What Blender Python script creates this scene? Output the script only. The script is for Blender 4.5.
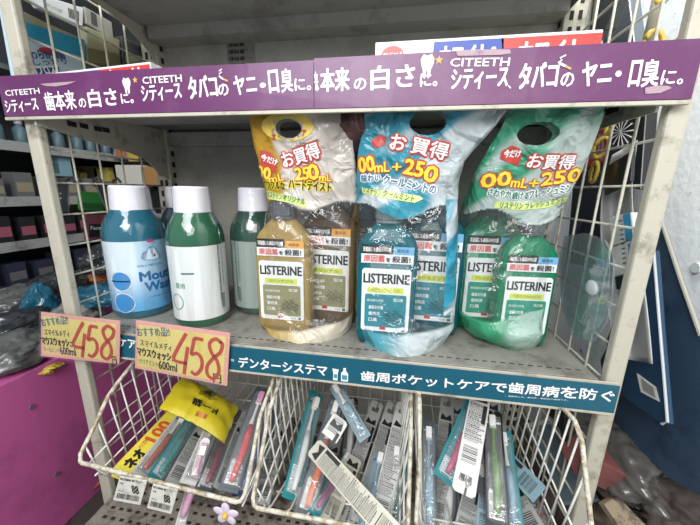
import bpy, bmesh, math, random
from mathutils import Vector, Matrix, noise
from mathutils.bvhtree import BVHTree
random.seed(7)
V = Vector
for o in list(bpy.data.objects): bpy.data.objects.remove(o)
S = bpy.context.scene
COL = S.collection
# ------------------------------------------------------------------ camera
F, YAW, PIT, ROL = 304.49, .158, -.2285, .0171
CAM = V((.5898, -.4163, .2739))
_f = V((-math.sin(YAW)*math.cos(PIT), math.cos(YAW)*math.cos(PIT), math.sin(PIT)))
_r0 = V((math.cos(YAW), math.sin(YAW), 0)); _u0 = _r0.cross(_f)
_r = math.cos(ROL)*_r0 + math.sin(ROL)*_u0
_u = -math.sin(ROL)*_r0 + math.cos(ROL)*_u0
cd = bpy.data.cameras.new('camera'); cam = bpy.data.objects.new('camera', cd); COL.objects.link(cam)
cd.sensor_width = 36; cd.lens = F/700*36; cd.clip_start = .01
m = Matrix((_r, _u, -_f)).transposed().to_4x4(); m.translation = CAM
cam.matrix_world = m
S.camera = cam
# ------------------------------------------------------------------ light
W = bpy.data.worlds.new('world'); S.world = W; W.use_nodes = True
bg = W.node_tree.nodes['Background']; bg.inputs[0].default_value = (.80, .90, 1, 1); bg.inputs[1].default_value = .47
def area(name, loc, tgt, size, power, col=(1, 1, 1), sy=None):
    l = bpy.data.lights.new(name, 'AREA'); l.size = size; l.energy = power; l.color = col
    if sy: l.shape = 'RECTANGLE'; l.size_y = sy
    o = bpy.data.objects.new(name, l); COL.objects.link(o); o.location = loc
    o.rotation_euler = (V(tgt)-V(loc)).to_track_quat('-Z', 'Y').to_euler()
    return o
area('daylight_shopfront', (.75, -1.7, 1.15), (.5, .1, .15), 1.1, 24, (1, .97, .93))
area('wall_fill_top', (.72, .0, 1.5), (1.06, .18, .2), .4, 22, (.95, .98, 1))  # added overhead fill to brighten the right wall, not a real fixture
area('wall_fill_side', (.30, -1.0, 1.0), (1.05, .15, .25), .7, 17, (.93, .97, 1))  # added side fill, aimed across the rack to lift the right wall
S.view_settings.view_transform = 'Standard'; S.view_settings.look = 'None'
S.view_settings.exposure = 0.0; S.view_settings.gamma = 1; S.view_settings.use_curve_mapping = False

# ------------------------------------------------------------------ helpers
def at(px, py, x=None, y=None, z=None):
    d = _f + _r*((px-350)/F) + _u*((262.5-py)/F)
    t = (x-CAM.x)/d.x if x is not None else (y-CAM.y)/d.y if y is not None else (z-CAM.z)/d.z
    return CAM + d*t
def hx(h):
    h = h.lstrip('#'); v = [int(h[i:i+2], 16)/255 for i in (0, 2, 4)]
    return tuple(c/12.92 if c <= .04045 else ((c+.055)/1.055)**2.4 for c in v)
_mats = {}
def mat(name, col, rough=.5, metal=0, trans=0, dirt=None, bump=0, scale=30, spec=.5, coat=0, alpha=1, sub=None, lo=.52, hi=.72):
    """principled material; dirt=(colour, scale) mixes a second colour in noise patches (stains and wear)"""
    if name in _mats: return _mats[name]
    m = bpy.data.materials.new(name); m.use_nodes = True; n = m.node_tree.nodes; L = m.node_tree.links
    b = n['Principled BSDF']; c = hx(col) if isinstance(col, str) else col
    b.inputs['Base Color'].default_value = (*c, 1); b.inputs['Roughness'].default_value = rough
    b.inputs['Metallic'].default_value = metal; b.inputs['Transmission Weight'].default_value = trans
    b.inputs['Specular IOR Level'].default_value = spec; b.inputs['Coat Weight'].default_value = coat
    b.inputs['Alpha'].default_value = alpha
    if sub: b.inputs['IOR'].default_value = sub
    if dirt or bump:
        tc = n.new('ShaderNodeTexCoord')
    if dirt:
        mix = n.new('ShaderNodeMix'); mix.data_type = 'RGBA'
        dcol, sc = dirt[0], dirt[1]
        nt = n.new('ShaderNodeTexNoise'); nt.inputs['Scale'].default_value = sc; nt.inputs['Detail'].default_value = 8
        nt.inputs['Roughness'].default_value = .7
        rp = n.new('ShaderNodeValToRGB'); rp.color_ramp.elements[0].position = lo; rp.color_ramp.elements[1].position = hi
        L.new(tc.outputs['Object'], nt.inputs['Vector']); L.new(nt.outputs['Fac'], rp.inputs['Fac'])
        mix.inputs['A'].default_value = (*c, 1); mix.inputs['B'].default_value = (*hx(dcol), 1)
        L.new(rp.outputs['Color'], mix.inputs['Factor']); L.new(mix.outputs['Result'], b.inputs['Base Color'])
    if bump:
        nb = n.new('ShaderNodeTexNoise'); nb.inputs['Scale'].default_value = scale; nb.inputs['Detail'].default_value = 4
        bp = n.new('ShaderNodeBump'); bp.inputs['Strength'].default_value = bump; bp.inputs['Distance'].default_value = .004
        L.new(tc.outputs['Object'], nb.inputs['Vector']); L.new(nb.outputs['Fac'], bp.inputs['Height']); L.new(bp.outputs['Normal'], b.inputs['Normal'])
    _mats[name] = m
    return m
def film(name, tint=(1, 1, 1), gloss=.10, rough=.08, bump=.5, scale=35, haze=.05, attr=None, dist=.006):
    """thin clear plastic film; attr = colour attribute holding the print (rgb) and its opacity (alpha)"""
    if name in _mats: return _mats[name]
    m = bpy.data.materials.new(name); m.use_nodes = True; n = m.node_tree.nodes; L = m.node_tree.links
    n.clear(); out = n.new('ShaderNodeOutputMaterial')
    tr = n.new('ShaderNodeBsdfTransparent'); tr.inputs[0].default_value = (*tint, 1)
    gl = n.new('ShaderNodeBsdfGlossy'); gl.inputs['Roughness'].default_value = rough
    df = n.new('ShaderNodeBsdfDiffuse'); df.inputs[0].default_value = (.8, .8, .8, 1)
    fr = n.new('ShaderNodeLayerWeight'); fr.inputs['Blend'].default_value = .25
    ma = n.new('ShaderNodeMath'); ma.operation = 'MULTIPLY_ADD'; ma.inputs[1].default_value = .34; ma.inputs[2].default_value = gloss
    tc = n.new('ShaderNodeTexCoord'); nb = n.new('ShaderNodeTexNoise'); nb.inputs['Scale'].default_value = scale
    nb.inputs['Detail'].default_value = 3; nb.inputs['Distortion'].default_value = 1.2
    bp = n.new('ShaderNodeBump'); bp.inputs['Strength'].default_value = bump; bp.inputs['Distance'].default_value = dist
    vo = n.new('ShaderNodeTexVoronoi'); vo.inputs['Scale'].default_value = scale*1.1; vo.feature = 'SMOOTH_F1'; vo.inputs['Smoothness'].default_value = .15
    md = n.new('ShaderNodeMath'); md.operation = 'MULTIPLY_ADD'; md.inputs[1].default_value = .9
    L.new(tc.outputs['Object'], nb.inputs['Vector']); L.new(nb.outputs['Color'], vo.inputs['Vector'])
    sc = n.new('ShaderNodeVectorMath'); sc.operation = 'SCALE'; sc.inputs[3].default_value = .03
    ad = n.new('ShaderNodeVectorMath'); ad.operation = 'ADD'
    L.new(nb.outputs['Color'], sc.inputs[0]); L.new(sc.outputs[0], ad.inputs[0]); L.new(tc.outputs['Object'], ad.inputs[1]); L.new(ad.outputs[0], vo.inputs['Vector'])
    L.new(vo.outputs['Distance'], md.inputs[0]); L.new(nb.outputs['Fac'], md.inputs[2]); L.new(md.outputs[0], bp.inputs['Height'])
    L.new(bp.outputs['Normal'], gl.inputs['Normal']); L.new(bp.outputs['Normal'], fr.inputs['Normal'])
    L.new(fr.outputs['Facing'], ma.inputs[0])
    m0 = n.new('ShaderNodeMixShader'); m0.inputs[0].default_value = haze
    L.new(tr.outputs[0], m0.inputs[1]); L.new(df.outputs[0], m0.inputs[2])
    m1 = n.new('ShaderNodeMixShader'); L.new(ma.outputs[0], m1.inputs[0]); L.new(m0.outputs[0], m1.inputs[1]); L.new(gl.outputs[0], m1.inputs[2])
    last = m1
    if attr:
        at_ = n.new('ShaderNodeVertexColor'); at_.layer_name = attr
        pb = n.new('ShaderNodeBsdfPrincipled'); pb.inputs['Roughness'].default_value = .22
        L.new(at_.outputs['Color'], pb.inputs['Base Color']); L.new(bp.outputs['Normal'], pb.inputs['Normal'])
        tl = n.new('ShaderNodeBsdfTranslucent'); L.new(at_.outputs['Color'], tl.inputs[0])
        mt = n.new('ShaderNodeMixShader'); mt.inputs[0].default_value = .25
        L.new(pb.outputs[0], mt.inputs[1]); L.new(tl.outputs[0], mt.inputs[2])
        m2 = n.new('ShaderNodeMixShader'); L.new(at_.outputs['Alpha'], m2.inputs[0]); L.new(m1.outputs[0], m2.inputs[1]); L.new(mt.outputs[0], m2.inputs[2])
        last = m2
    L.new(last.outputs[0], out.inputs[0])
    _mats[name] = m
    return m

def tag(o, label=None, cat=None, group=None, kind=None):
    if label: o['label'] = label
    if cat: o['category'] = cat
    if group: o['group'] = group
    if kind: o['kind'] = kind
    return o
def empty(name, loc=(0, 0, 0), label=None, cat=None, group=None, mw=None):
    o = bpy.data.objects.new(name, None); COL.objects.link(o); o.empty_display_size = .02
    if mw is not None: o.matrix_world = mw
    else: o.location = loc
    return tag(o, label, cat, group)
def obj(name, bm, material, parent=None, smooth=False, bevel=0):
    me = bpy.data.meshes.new(name); bmesh.ops.recalc_face_normals(bm, faces=bm.faces); bm.to_mesh(me); bm.free()
    me.materials.append(material); o = bpy.data.objects.new(name, me); COL.objects.link(o)
    if parent: o.parent = parent
    if smooth:
        for p in me.polygons: p.use_smooth = True
    if bevel:
        b = o.modifiers.new('bevel', 'BEVEL'); b.width = bevel; b.segments = 2; b.limit_method = 'ANGLE'; b.angle_limit = .6
    return o
def NB(): return bmesh.new()
def box(bm, c, s, rot=None):
    M = Matrix.Translation(V(c)) @ ((rot.to_4x4()) if rot else Matrix.Identity(4)) @ Matrix.Diagonal((*s, 1))
    bmesh.ops.create_cube(bm, size=1, matrix=M); return bm
def bb(bm, x0, x1, y0, y1, z0, z1): return box(bm, ((x0+x1)/2, (y0+y1)/2, (z0+z1)/2), (x1-x0, y1-y0, z1-z0))
def loft(bm, rings, cap=True, close=True):
    R = [[bm.verts.new(p) for p in r] for r in rings]
    n = len(rings[0])
    for a, b in zip(R, R[1:]):
        for i in range(n if close else n-1):
            j = (i+1) % n
            try: bm.faces.new((a[i], a[j], b[j], b[i]))
            except ValueError: pass
    if cap:
        for r in (R[0], R[-1]):
            try: bm.faces.new(r)
            except ValueError: pass
    return bm
def tube(bm, pts, r, seg=6, closed=False):
    pts = [V(p) for p in pts]; n = len(pts); rings = []
    for i, p in enumerate(pts):
        a = pts[(i-1) % n] if (i or closed) else p; b = pts[(i+1) % n] if (i < n-1 or closed) else p
        t = (b-a).normalized(); up = V((0, 0, 1)) if abs(t.z) < .9 else V((1, 0, 0))
        s = t.cross(up).normalized(); q = s.cross(t)
        rr = r[i] if isinstance(r, (list, tuple)) else r
        rings.append([p+(s*math.cos(k*math.tau/seg)+q*math.sin(k*math.tau/seg))*rr for k in range(seg)])
    if closed: rings.append(rings[0]); loft(bm, rings, cap=False)
    else: loft(bm, rings)
    return bm
def lathe(bm, prof, c=(0, 0, 0), seg=32):
    c = V(c)
    loft(bm, [[c+V((r*math.cos(k*math.tau/seg), r*math.sin(k*math.tau/seg), z)) for k in range(seg)] for r, z in prof]); return bm
def prism(bm, poly, n):
    """closed polygon (3D points) extruded by vector n"""
    n = V(n); a = [bm.verts.new(V(p)) for p in poly]; b = [bm.verts.new(V(p)+n) for p in poly]
    k = len(poly)
    for i in range(k):
        j = (i+1) % k; bm.faces.new((a[i], a[j], b[j], b[i]))
    bm.faces.new(a); bm.faces.new(b[::-1]); return bm
def ribbon(bm, pts, w, n=(0, -1, 0), th=.0003):
    """flat brush stroke of width w"""
    pts = [V(p) for p in pts]; n = V(n).normalized(); L_ = []; R_ = []
    for i, p in enumerate(pts):
        t = (pts[min(i+1, len(pts)-1)]-pts[max(i-1, 0)]).normalized(); s = t.cross(n).normalized()*w/2
        L_.append(p+s); R_.append(p-s)
    for i in range(len(pts)-1):
        q = [L_[i], L_[i+1], R_[i+1], R_[i]]; prism(bm, q, n*th)
    return bm
def spline(pts, k=6):
    pts = [V(p) for p in pts]; out = []
    for i in range(len(pts)-1):
        p0 = pts[max(i-1, 0)]; p1 = pts[i]; p2 = pts[i+1]; p3 = pts[min(i+2, len(pts)-1)]
        for j in range(k):
            t = j/k
            out.append(.5*((2*p1)+(p2-p0)*t+(2*p0-5*p1+4*p2-p3)*t*t+(3*p1-p0-3*p2+p3)*t**3))
    out.append(pts[-1]); return out
_tc = {}
def glyphs(s, bold=0):
    """verts, faces of a line of lettering, normalised to its own box: x 0..w, y 0..h"""
    k = s
    if k in _tc: return _tc[k]
    c = bpy.data.curves.new('lettering', 'FONT'); c.body = s; c.size = 1; c.resolution_u = 2
    o = bpy.data.objects.new('lettering', c); COL.objects.link(o)
    bpy.context.view_layer.update()
    dg = bpy.context.evaluated_depsgraph_get(); me = bpy.data.meshes.new_from_object(o.evaluated_get(dg))
    vs = [v.co.copy() for v in me.vertices]; fs = [tuple(p.vertices) for p in me.polygons]
    bpy.data.objects.remove(o); bpy.data.curves.remove(c); bpy.data.meshes.remove(me)
    if not vs: vs = [V((0, 0, 0)), V((1, 1, 0))]
    x0 = min(v.x for v in vs); x1 = max(v.x for v in vs); y0 = min(v.y for v in vs); y1 = max(v.y for v in vs)
    r = ([V((v.x-x0, v.y-y0, 0)) for v in vs], fs, x1-x0, y1-y0); _tc[k] = r
    return r
def lett(bm, s, M, w=None, h=None, bold=.0, th=.0):
    """lettering in the frame M (x right, y up), scaled to width w and height h, lower left corner at the origin"""
    vs, fs, gw, gh = glyphs(s, bold)
    sx = w/gw if w else h/gh; sy = h/gh if h else sx
    r = bold*1.15*h*1.15 if h else bold*sx
    offs = [(0, 0)] if not bold else [(r*math.cos(a*math.pi/4), r*math.sin(a*math.pi/4)) for a in (range(8) if bold > .04 else (0, 1, 3, 4, 5, 7))]
    kz = 0
    for dx, dy in offs:
        kz += 1.5e-5
        nv = [bm.verts.new(M @ V((v.x*sx+dx, v.y*sy+dy, kz))) for v in vs]
        for f in fs:
            try: bm.faces.new([nv[i] for i in f])
            except ValueError: pass
    return bm
def front(x, y, z, rot=0):
    """frame facing -y at x,z"""
    return Matrix.Translation((x, y, z)) @ Matrix(((1, 0, 0, 0), (0, 0, -1, 0), (0, 1, 0, 0), (0, 0, 0, 1))) @ Matrix.Rotation(rot, 4, 'Z')
def drape(bm, target, d=(0, 1, 0), off=.0008, start=.4, maxlen=.004, back=None):
    """refine a flat mark and lay it on a surface (a BVH tree) along direction d"""
    d = V(d).normalized()
    for it in range(4):
        es = [e for e in bm.edges if e.calc_length() > maxlen]
        if not es: break
        bmesh.ops.subdivide_edges(bm, edges=es, cuts=1)
    bmesh.ops.triangulate(bm, faces=bm.faces)
    dead = []
    for v in bm.verts:
        loc, nrm, i, ds = target.ray_cast(v.co-d*start, d)
        if loc is None: dead.append(v); continue
        v.co = loc-d*off
    bmesh.ops.delete(bm, geom=dead, context='VERTS')
    return bm
def bvh(o):
    b = bmesh.new(); b.from_mesh(o.data); b.transform(o.matrix_world if not o.parent else o.parent.matrix_world @ o.matrix_local); t = BVHTree.FromBMesh(b); b.free(); return t
def flat(name, bm, material, parent):
    """print, lettering or label: a thin mesh as a part"""
    if not bm.verts: bm.free(); return None
    me = bpy.data.meshes.new(name); bm.to_mesh(me); bm.free(); me.materials.append(material)
    o = bpy.data.objects.new(name, me); COL.objects.link(o); o.parent = parent; return o

# ------------------------------------------------------------------ materials
cream = mat('cream_enamel', '#b8b2a2', .48, dirt=('#5f5545', 24), bump=.12, scale=60, lo=.53, hi=.74)
creamdk = mat('grey_enamel', '#a3a19a', .5, dirt=('#5c564c', 14), bump=.08, scale=50, lo=.5, hi=.8)
deckm = mat('dusty_shelf_deck', '#8d8a82', .55, dirt=('#4b463e', 22), bump=.15, scale=80, lo=.48, hi=.75)
wirem = mat('white_wire', '#d8d5cc', .4, dirt=('#7c6a52', 40), lo=.6, hi=.72)
wiregrey = mat('aged_wire', '#c6c1b0', .4, dirt=('#6b5a44', 40), lo=.55, hi=.72)
rustm = mat('rusty_coated_wire', '#cbc4b3', .6, dirt=('#94846a', 70), bump=.9, scale=160, lo=.45, hi=.6)
slotm = mat('slot_dark', '#26221e', .9)
purple = mat('purple_strip', '#5f2659', .42, dirt=('#77506f', 9), coat=.12, lo=.5, hi=.85)
tealm = mat('teal_strip', '#14566a', .4, dirt=('#0e4152', 6), coat=.12)
whitei = mat('white_ink', '#f0edea', .5)
blackc = mat('black_ink', '#1c1b1c', .5)
redi = mat('red_ink', '#b53a3a', .5)
bluei = mat('blue_ink', '#1f5f86', .5)
greyi = mat('grey_ink', '#6b6b6c', .6)
clear = film('clear_film', bump=.35, scale=22, gloss=.03, haze=.03)
blister = film('clear_blister', bump=.3, scale=60, gloss=.05, haze=.08)

# ------------------------------------------------------------------ setting
def struct(name, bm, m): return tag(obj(name, bm, m), kind='structure')
struct('floor', bb(NB(), -1.6, 1.5, -1.0, 1.7, -.50, -.47), mat('dirty_floor', '#3d3832', .8, dirt=('#1c1916', 12), bump=.5, scale=40))
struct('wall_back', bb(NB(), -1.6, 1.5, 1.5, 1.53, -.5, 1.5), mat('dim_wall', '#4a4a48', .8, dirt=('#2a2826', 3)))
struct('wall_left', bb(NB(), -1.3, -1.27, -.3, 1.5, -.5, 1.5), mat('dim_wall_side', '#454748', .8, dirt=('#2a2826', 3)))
wr = mat('white_peeling_wall', '#eef0ee', .7, dirt=('#4e4a46', 34), bump=.3, scale=70, lo=.62, hi=.68)
def wall_streaks(m):
    n = m.node_tree.nodes; L = m.node_tree.links; b = n['Principled BSDF']
    src = b.inputs['Base Color'].links[0].from_socket
    tc = n.new('ShaderNodeTexCoord'); mp = n.new('ShaderNodeMapping'); mp.inputs['Scale'].default_value = (3, 5, 4)
    nt = n.new('ShaderNodeTexNoise'); nt.inputs['Scale'].default_value = 1.6; nt.inputs['Detail'].default_value = 5
    rp = n.new('ShaderNodeValToRGB'); rp.color_ramp.elements[0].position = .58; rp.color_ramp.elements[1].position = .8
    mx = n.new('ShaderNodeMix'); mx.data_type = 'RGBA'; mx.inputs['B'].default_value = (*hx('#6fb8a4'), 1)
    L.new(tc.outputs['Object'], mp.inputs[0]); L.new(mp.outputs[0], nt.inputs['Vector']); L.new(nt.outputs['Fac'], rp.inputs[0])
    L.new(rp.outputs[0], mx.inputs['Factor']); L.new(src, mx.inputs['A']); L.new(mx.outputs['Result'], b.inputs['Base Color'])
wall_streaks(wr)
struct('wall_right', bb(NB(), 1.06, 1.09, -.7, .95, -.5, 1.3), wr)

# ------------------------------------------------------------------ display rack
rack = empty('display_rack', (0.45, .15, -.47), 'cream metal gondola display rack with wire side grids holding mouthwash and toothbrushes', 'shelf rack')
def rk(name, bm, m, par=None, **k):
    o = obj(name, bm, m, par or rack, **k)
    if not par: o.matrix_parent_inverse = rack.matrix_world.inverted()
    return o
rack.location = (0, 0, 0)
for x0, x1 in ((.001, .025), (.882, .904)):
    rk('front_post', bb(NB(), x0, x1, .008, .022, -.47, .80), cream, bevel=.003)
for s, x0 in ((1, .0), (-1, .862)):
    u = rk('rear_upright', bb(NB(), x0, x0+.038, .268, .3, -.47, .80), cream, bevel=.002)
    b = NB()
    z = -.42
    while z < .78:
        for dx in (.012, .026): bb(b, x0+dx-.003, x0+dx+.003, .2668, .27, z, z+.014)
        z += .025
    obj('slot_row', b, slotm, u)
    # side holes
    b = NB(); z = .0; xs = x0+.0385 if s > 0 else x0-.0005
    while z < .78: bb(b, xs-.0008, xs+.0008, .278, .286, z, z+.012); z += .025
    obj('slot_row', b, slotm, u)
rk('back_panel', bb(NB(), .036, .864, .288, .298, -.47, .62), mat('cream_back_panel', '#aaa79c', .6, dirt=('#6d675c', 7), bump=.05, lo=.45, hi=.85))
# shelves
def shelf(zt, zb, y0, name='shelf', ym=.29, lo_=None, m=None):
    b = NB()
    bb(b, .03, .87, y0+.004, ym, zt-.004, zt)
    bb(b, .03, .87, y0+.002, y0+.006, zb, zt)
    bb(b, .03, .87, y0+.004, y0+.02, zb, zb+.002)
    for x in (.03, .868): bb(b, x, x+.002, y0+.01, ym, zb+.006, zt-.003)
    return rk(name, b, m or deckm, bevel=.0008)
up = shelf(.412, .3765, .002)
b = NB(); bb(b, .06, .84, .10, .16, .396, .4085)
obj('stiffener', b, creamdk, up)
bb_ = NB(); bb(bb_, .03, .87, .27, .2875, .372, .402); obj('rear_flange', bb_, creamdk, up)
lowsh = shelf(.030, -.012, .002)
b = NB()
for i in range(64):
    bb(b, .05+i*.0127, .05+i*.0127+.007, .0215, .0235, .0296, .0304)
obj('perforation', b, slotm, lowsh)
top = shelf(.612, .59, -.06, m=creamdk)
b = NB(); bb(b, .04, .86, .245, .287, .584, .608); obj('rear_flange', b, creamdk, top)
b = NB()
for i in range(40): bb(b, .05+i*.02, .062+i*.02, .10, .106, .6068, .6078)
obj('perforation', b, slotm, top)
bot = shelf(-.35, -.39, -.06, m=mat('dirty_base_deck', '#8b8377', .7, dirt=('#3a322a', 30), bump=.3, lo=.45, hi=.62))
b = NB()
for r in range(5):
    for i in range(44): bb(b, .05+i*.0186, .05+i*.0186+.0085, -.035+r*.018, -.030+r*.018, -.3505, -.3495)
obj('perforation', b, slotm, bot)
# rails that hold the strips
rk('price_rail', bb(bb(NB(), -.016, .893, -.0035, .002, .372, .3765), -.016, .893, 0, .002, .3765, .434), cream, bevel=.0006)
rk('price_rail', bb(bb(NB(), .0, .893, -.0035, .002, -.0195, -.0155), .0, .893, 0, .002, -.0155, .029), cream, bevel=.0006)
# brackets: traced side outlines of pressed sheet metal 3 mm thick
def bracket(xp, edge, ztop, thick):
    pts = [at(*q, x=xp) for q in edge]
    poly = [(xp, p.y, p.z) for p in pts] + [(xp, .27, min(p.z for p in pts)-.02), (xp, .27, ztop), (xp, pts[0].y, ztop)]
    return prism(NB(), poly, (thick, 0, 0))
br = rk('shelf_bracket', bracket(.03, [(35, 125), (75, 137), (105, 146), (130, 153), (146, 160), (156, 171)], .405, .003), cream)
rk('shelf_bracket', bracket(.868, [(655, 112), (620, 122), (595, 131), (572, 141), (560, 148), (553, 158)], .405, .003), cream)
br2 = rk('shelf_bracket', bracket(.03, [(92, 0), (112, 15), (129, 30), (144, 46), (152, 58)], .605, .003), cream)
b = NB()
for q in ((121, 4), (129, 8), (137, 13), (146, 19)):
    p = at(*q, x=.0335); bb(b, .0328, .0342, p.y-.008, p.y+.008, p.z-.004, p.z+.004)
obj('slot_row', b, slotm, br2)
b = NB()
for q in ((72, 124), (84, 126), (98, 129), (106, 130)):
    p = at(*q, x=.0335); bb(b, .0328, .0342, p.y-.007, p.y+.007, p.z-.004, p.z+.004)
obj('slot_row', b, slotm, br)
b = NB()
for q in ((600, 111), (612, 110)):
    p = at(*q, x=.867); bb(b, .8664, .8684, p.y-.012, p.y+.012, p.z-.004, p.z+.004)
obj('slot_row', b, slotm, rack)
# side grids of welded wire
def side_grid(xp, z0):
    b = NB(); rz = .0019
    k = -4
    for i in range(-7, 16):
        z = z0-.0541*i
        tube(b, [(xp, .03, z), (xp, .27, z)], rz)
    for k in range(4):
        y = .0653+.0501*k; tube(b, [(xp+.0035*(1 if xp < .4 else -1), y, z0-.0541*15), (xp+.0035*(1 if xp < .4 else -1), y, z0+.0541*7)], rz)
    return b
rk('side_grid', side_grid(.008, .3346), wiregrey, smooth=True)
rk('side_grid', side_grid(.892, .3417), wiregrey, smooth=True)

# ------------------------------------------------------------------ sign strips
def strip(name, x0, x1, z0, z1, m, label, y=-.0035, group=None):
    root = empty(name, ((x0+x1)/2, y, z0), label, 'sign', group)
    me = bb(NB(), x0, x1, y, y+.0015, z0, z1)
    o = obj('strip_panel', me, m, root); o.matrix_parent_inverse = Matrix.Translation(root.location).inverted()
    return root
def put(root, name, bm, m):
    o = flat(name, bm, m, root)
    if o: o.matrix_parent_inverse = Matrix.Translation(root.location).inverted() if root.rotation_euler.x == 0 else root.matrix_world.inverted()
    return o
def linepx(bm, s, a, b_, h, y, bold=.012):
    """lettering on a plane facing -y whose lower edge runs between two photograph points"""
    p = at(*a, y=y); q = at(*b_, y=y); d = q-p
    lett(bm, s, front(p.x, y, p.z, math.atan2(d.z, d.x)), d.length, h*(.86 if h > .0225 else 1), min(bold, .022)); return bm
YS = -.0041
def star(bm, c, r, y, r2=None, n=5, rot=0):
    pts = []
    for i in range(2*n):
        a = rot+math.pi/2+i*math.pi/n; rr = r if i % 2 == 0 else (r2 or r*.42)
        pts.append((c[0]+rr*math.cos(a), y, c[1]+rr*math.sin(a)))
    prism(bm, pts, (0, .0003, 0))
gold = mat('gold_ink', '#c9a35c', .5); orange = mat('orange_ink', '#d98a4a', .5)
stm = mat('worn_sticker', '#a88f98', .6, dirt=('#7b4a70', 60))
x_seam = at(315, 90, y=0).x
s1 = strip('shelf_sign', -.0146, x_seam-.0008, .3772, .4325, purple, 'left purple shelf-edge strip with white Japanese lettering about whiter teeth')
s2 = strip('shelf_sign', x_seam, .8925, .3772, .4345, purple, 'right purple shelf-edge strip with white Japanese lettering and scuffed right end')
s1['group'] = s2['group'] = 'purple strips on the upper shelf edge'
def tooth(bm, x, z, s, y):
    pts = [(-.45, .25), (-.5, .6), (-.3, .95), (0, .82), (.3, .95), (.5, .6), (.45, .25), (.3, -.1), (.25, -.6), (.1, -.75), (.03, -.2), (-.05, -.2), (-.12, -.75), (-.28, -.6), (-.3, -.1)]
    prism(bm, [(x+a*s, y, z+c*s) for a, c in pts], (0, .0003, 0))
# (text, start px, end px lower corners, height m)
b = NB()
for t, a, c, h, bo in [('CITEETH', (6, 96), (40, 93.5), .0075, .02), ('シティース', (7, 113), (39, 110), .017, .02),
        ('歯本来', (47, 111), (77, 109), .029, .015), ('の', (80, 108), (87, 107), .012, .025), ('白さ', (90, 107.5), (118, 105.5), .027, .04), ('に。', (122, 104), (134, 103), .013, .02),
        ('CITEETH', (143, 84), (182, 81.5), .0085, .02), ('シティース', (143, 102), (182, 98.5), .020, .02),
        ('タバコ', (190, 99), (218, 96.5), .031, .035), ('の', (219, 96), (229, 95), .014, .03), ('ヤニ', (235, 95), (257, 93), .026, .035), ('・', (260, 88), (266, 87.5), .006, .03),
        ('口', (270, 93), (279, 92), .030, .04), ('臭', (282, 92.5), (293, 91.5), .031, .016), ('に。', (295, 91), (311, 90), .014, .02)]:
    linepx(b, t, a, c, h, YS, bo)
tooth(b, *(lambda p: (p.x, p.z))(at(127, 87, y=YS)), .0125, YS)
put(s1, 'lettering', b, whitei)
b = NB(); p = at(135, 80, y=YS); star(b, (p.x, p.z), .0045, YS); put(s1, 'gold_star', b, gold); b = NB()
q1 = at(223, 79, y=YS); q2 = at(228, 81, y=YS); ribbon(b, [q1, q2], .002, (0, -1, 0)); put(s1, 'gold_mark', b, gold)
b = NB(); ribbon(b, [at(*q, y=YS) for q in ((219, 74), (222, 72), (219, 71), (222, 69))], .0014); ribbon(b, [at(219, 76, y=YS), at(223, 79, y=YS)], .0022); put(s1, 'cigarette_mark', b, whitei)
b = NB(); prism(b, [at(*q, y=YS) for q in ((40, 84), (58, 82.5), (77, 81.2), (68, 84.5), (56, 86.5), (46, 86))], (0, -.0002, 0)); put(s1, 'worn_sticker', b, stm)
b = NB()
for t, a, c, h, bo in [('来', (315.4, 91.5), (319, 91), .026, .01), ('本来', (321, 91.8), (349, 90.5), .030, .03), ('の', (354, 90), (366, 89.5), .013, .03), ('白さ', (371, 90), (414, 87), .030, .045), ('に。', (420, 87), (437, 86), .014, .025),
        ('CITEETH', (450, 66.5), (509, 66), .0085, .02), ('シティース', (451, 90), (507, 87), .0215, .022), ('、', (508, 89), (511, 88.5), .004, .02),
        ('タバコ', (518, 89), (556, 87), .030, .035), ('の', (560, 87), (573, 86), .014, .03), ('ヤニ', (581, 86.5), (610, 84), .028, .035), ('・', (615, 77), (621, 76.5), .006, .04),
        ('口', (628, 86.5), (638, 86), .029, .04), ('臭', (641, 87), (657, 85.5), .030, .018), ('に。', (660, 85), (682, 84), .014, .02)]:
    linepx(b, t, a, c, h, YS, bo)
tooth(b, *(lambda p: (p.x, p.z))(at(427, 68, y=YS)), .0155, YS)
put(s2, 'lettering', b, whitei)
b = NB(); p = at(439, 60, y=YS); star(b, (p.x, p.z), .005, YS); put(s2, 'gold_star', b, gold); b = NB(); ribbon(b, [at(565, 66, y=YS), at(571, 69, y=YS)], .002); put(s2, 'gold_mark', b, gold)
b = NB(); ribbon(b, [at(*q, y=YS) for q in ((558, 63), (562, 60), (560, 58), (566, 55))], .0014); ribbon(b, [at(559, 63, y=YS), at(566, 66.5, y=YS)], .0024); put(s2, 'cigarette_mark', b, whitei)
b = NB(); prism(b, [at(*q, y=YS) for q in ((455, 50.5), (480, 49.5), (510, 49.5), (511, 53.5), (500, 55), (458, 56))], (0, -.0002, 0)); put(s2, 'worn_sticker', b, stm); b = NB()
prism(b, [at(*q, y=YS) for q in ((645, 88), (655, 85.5), (668, 86), (672, 88), (660, 93), (645, 94))], (0, -.0002, 0)); put(s2, 'worn_sticker', b, stm)
s3 = strip('shelf_sign', .0, .8925, -.0152, .0265, tealm, 'long dark teal shelf-edge strip with white Japanese lettering under the mouthwash')
b = NB()
for t, a, c, h, bo in [('ケア', (119, 346), (136, 349), .017, .03), ('。', (231, 361), (234, 361.5), .004, .03), ('デンターシステマ', (239, 367), (327, 376), .0185, .03),
        ('歯周ポケットケアで', (361, 380.5), (506, 393), .0165, .035), ('歯周病', (508, 392.5), (558, 397.5), .0165, .035), ('を', (560, 397), (577, 398.5), .0165, .03), ('防ぐ', (579, 398.5), (613, 402), .0165, .03),
        ('・ 歯周病とは、歯肉炎・歯周炎の総称です。', (505, 396.5), (568, 401), .0022, 0)]:
    linepx(b, t, a, c, h, YS, bo)
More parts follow.
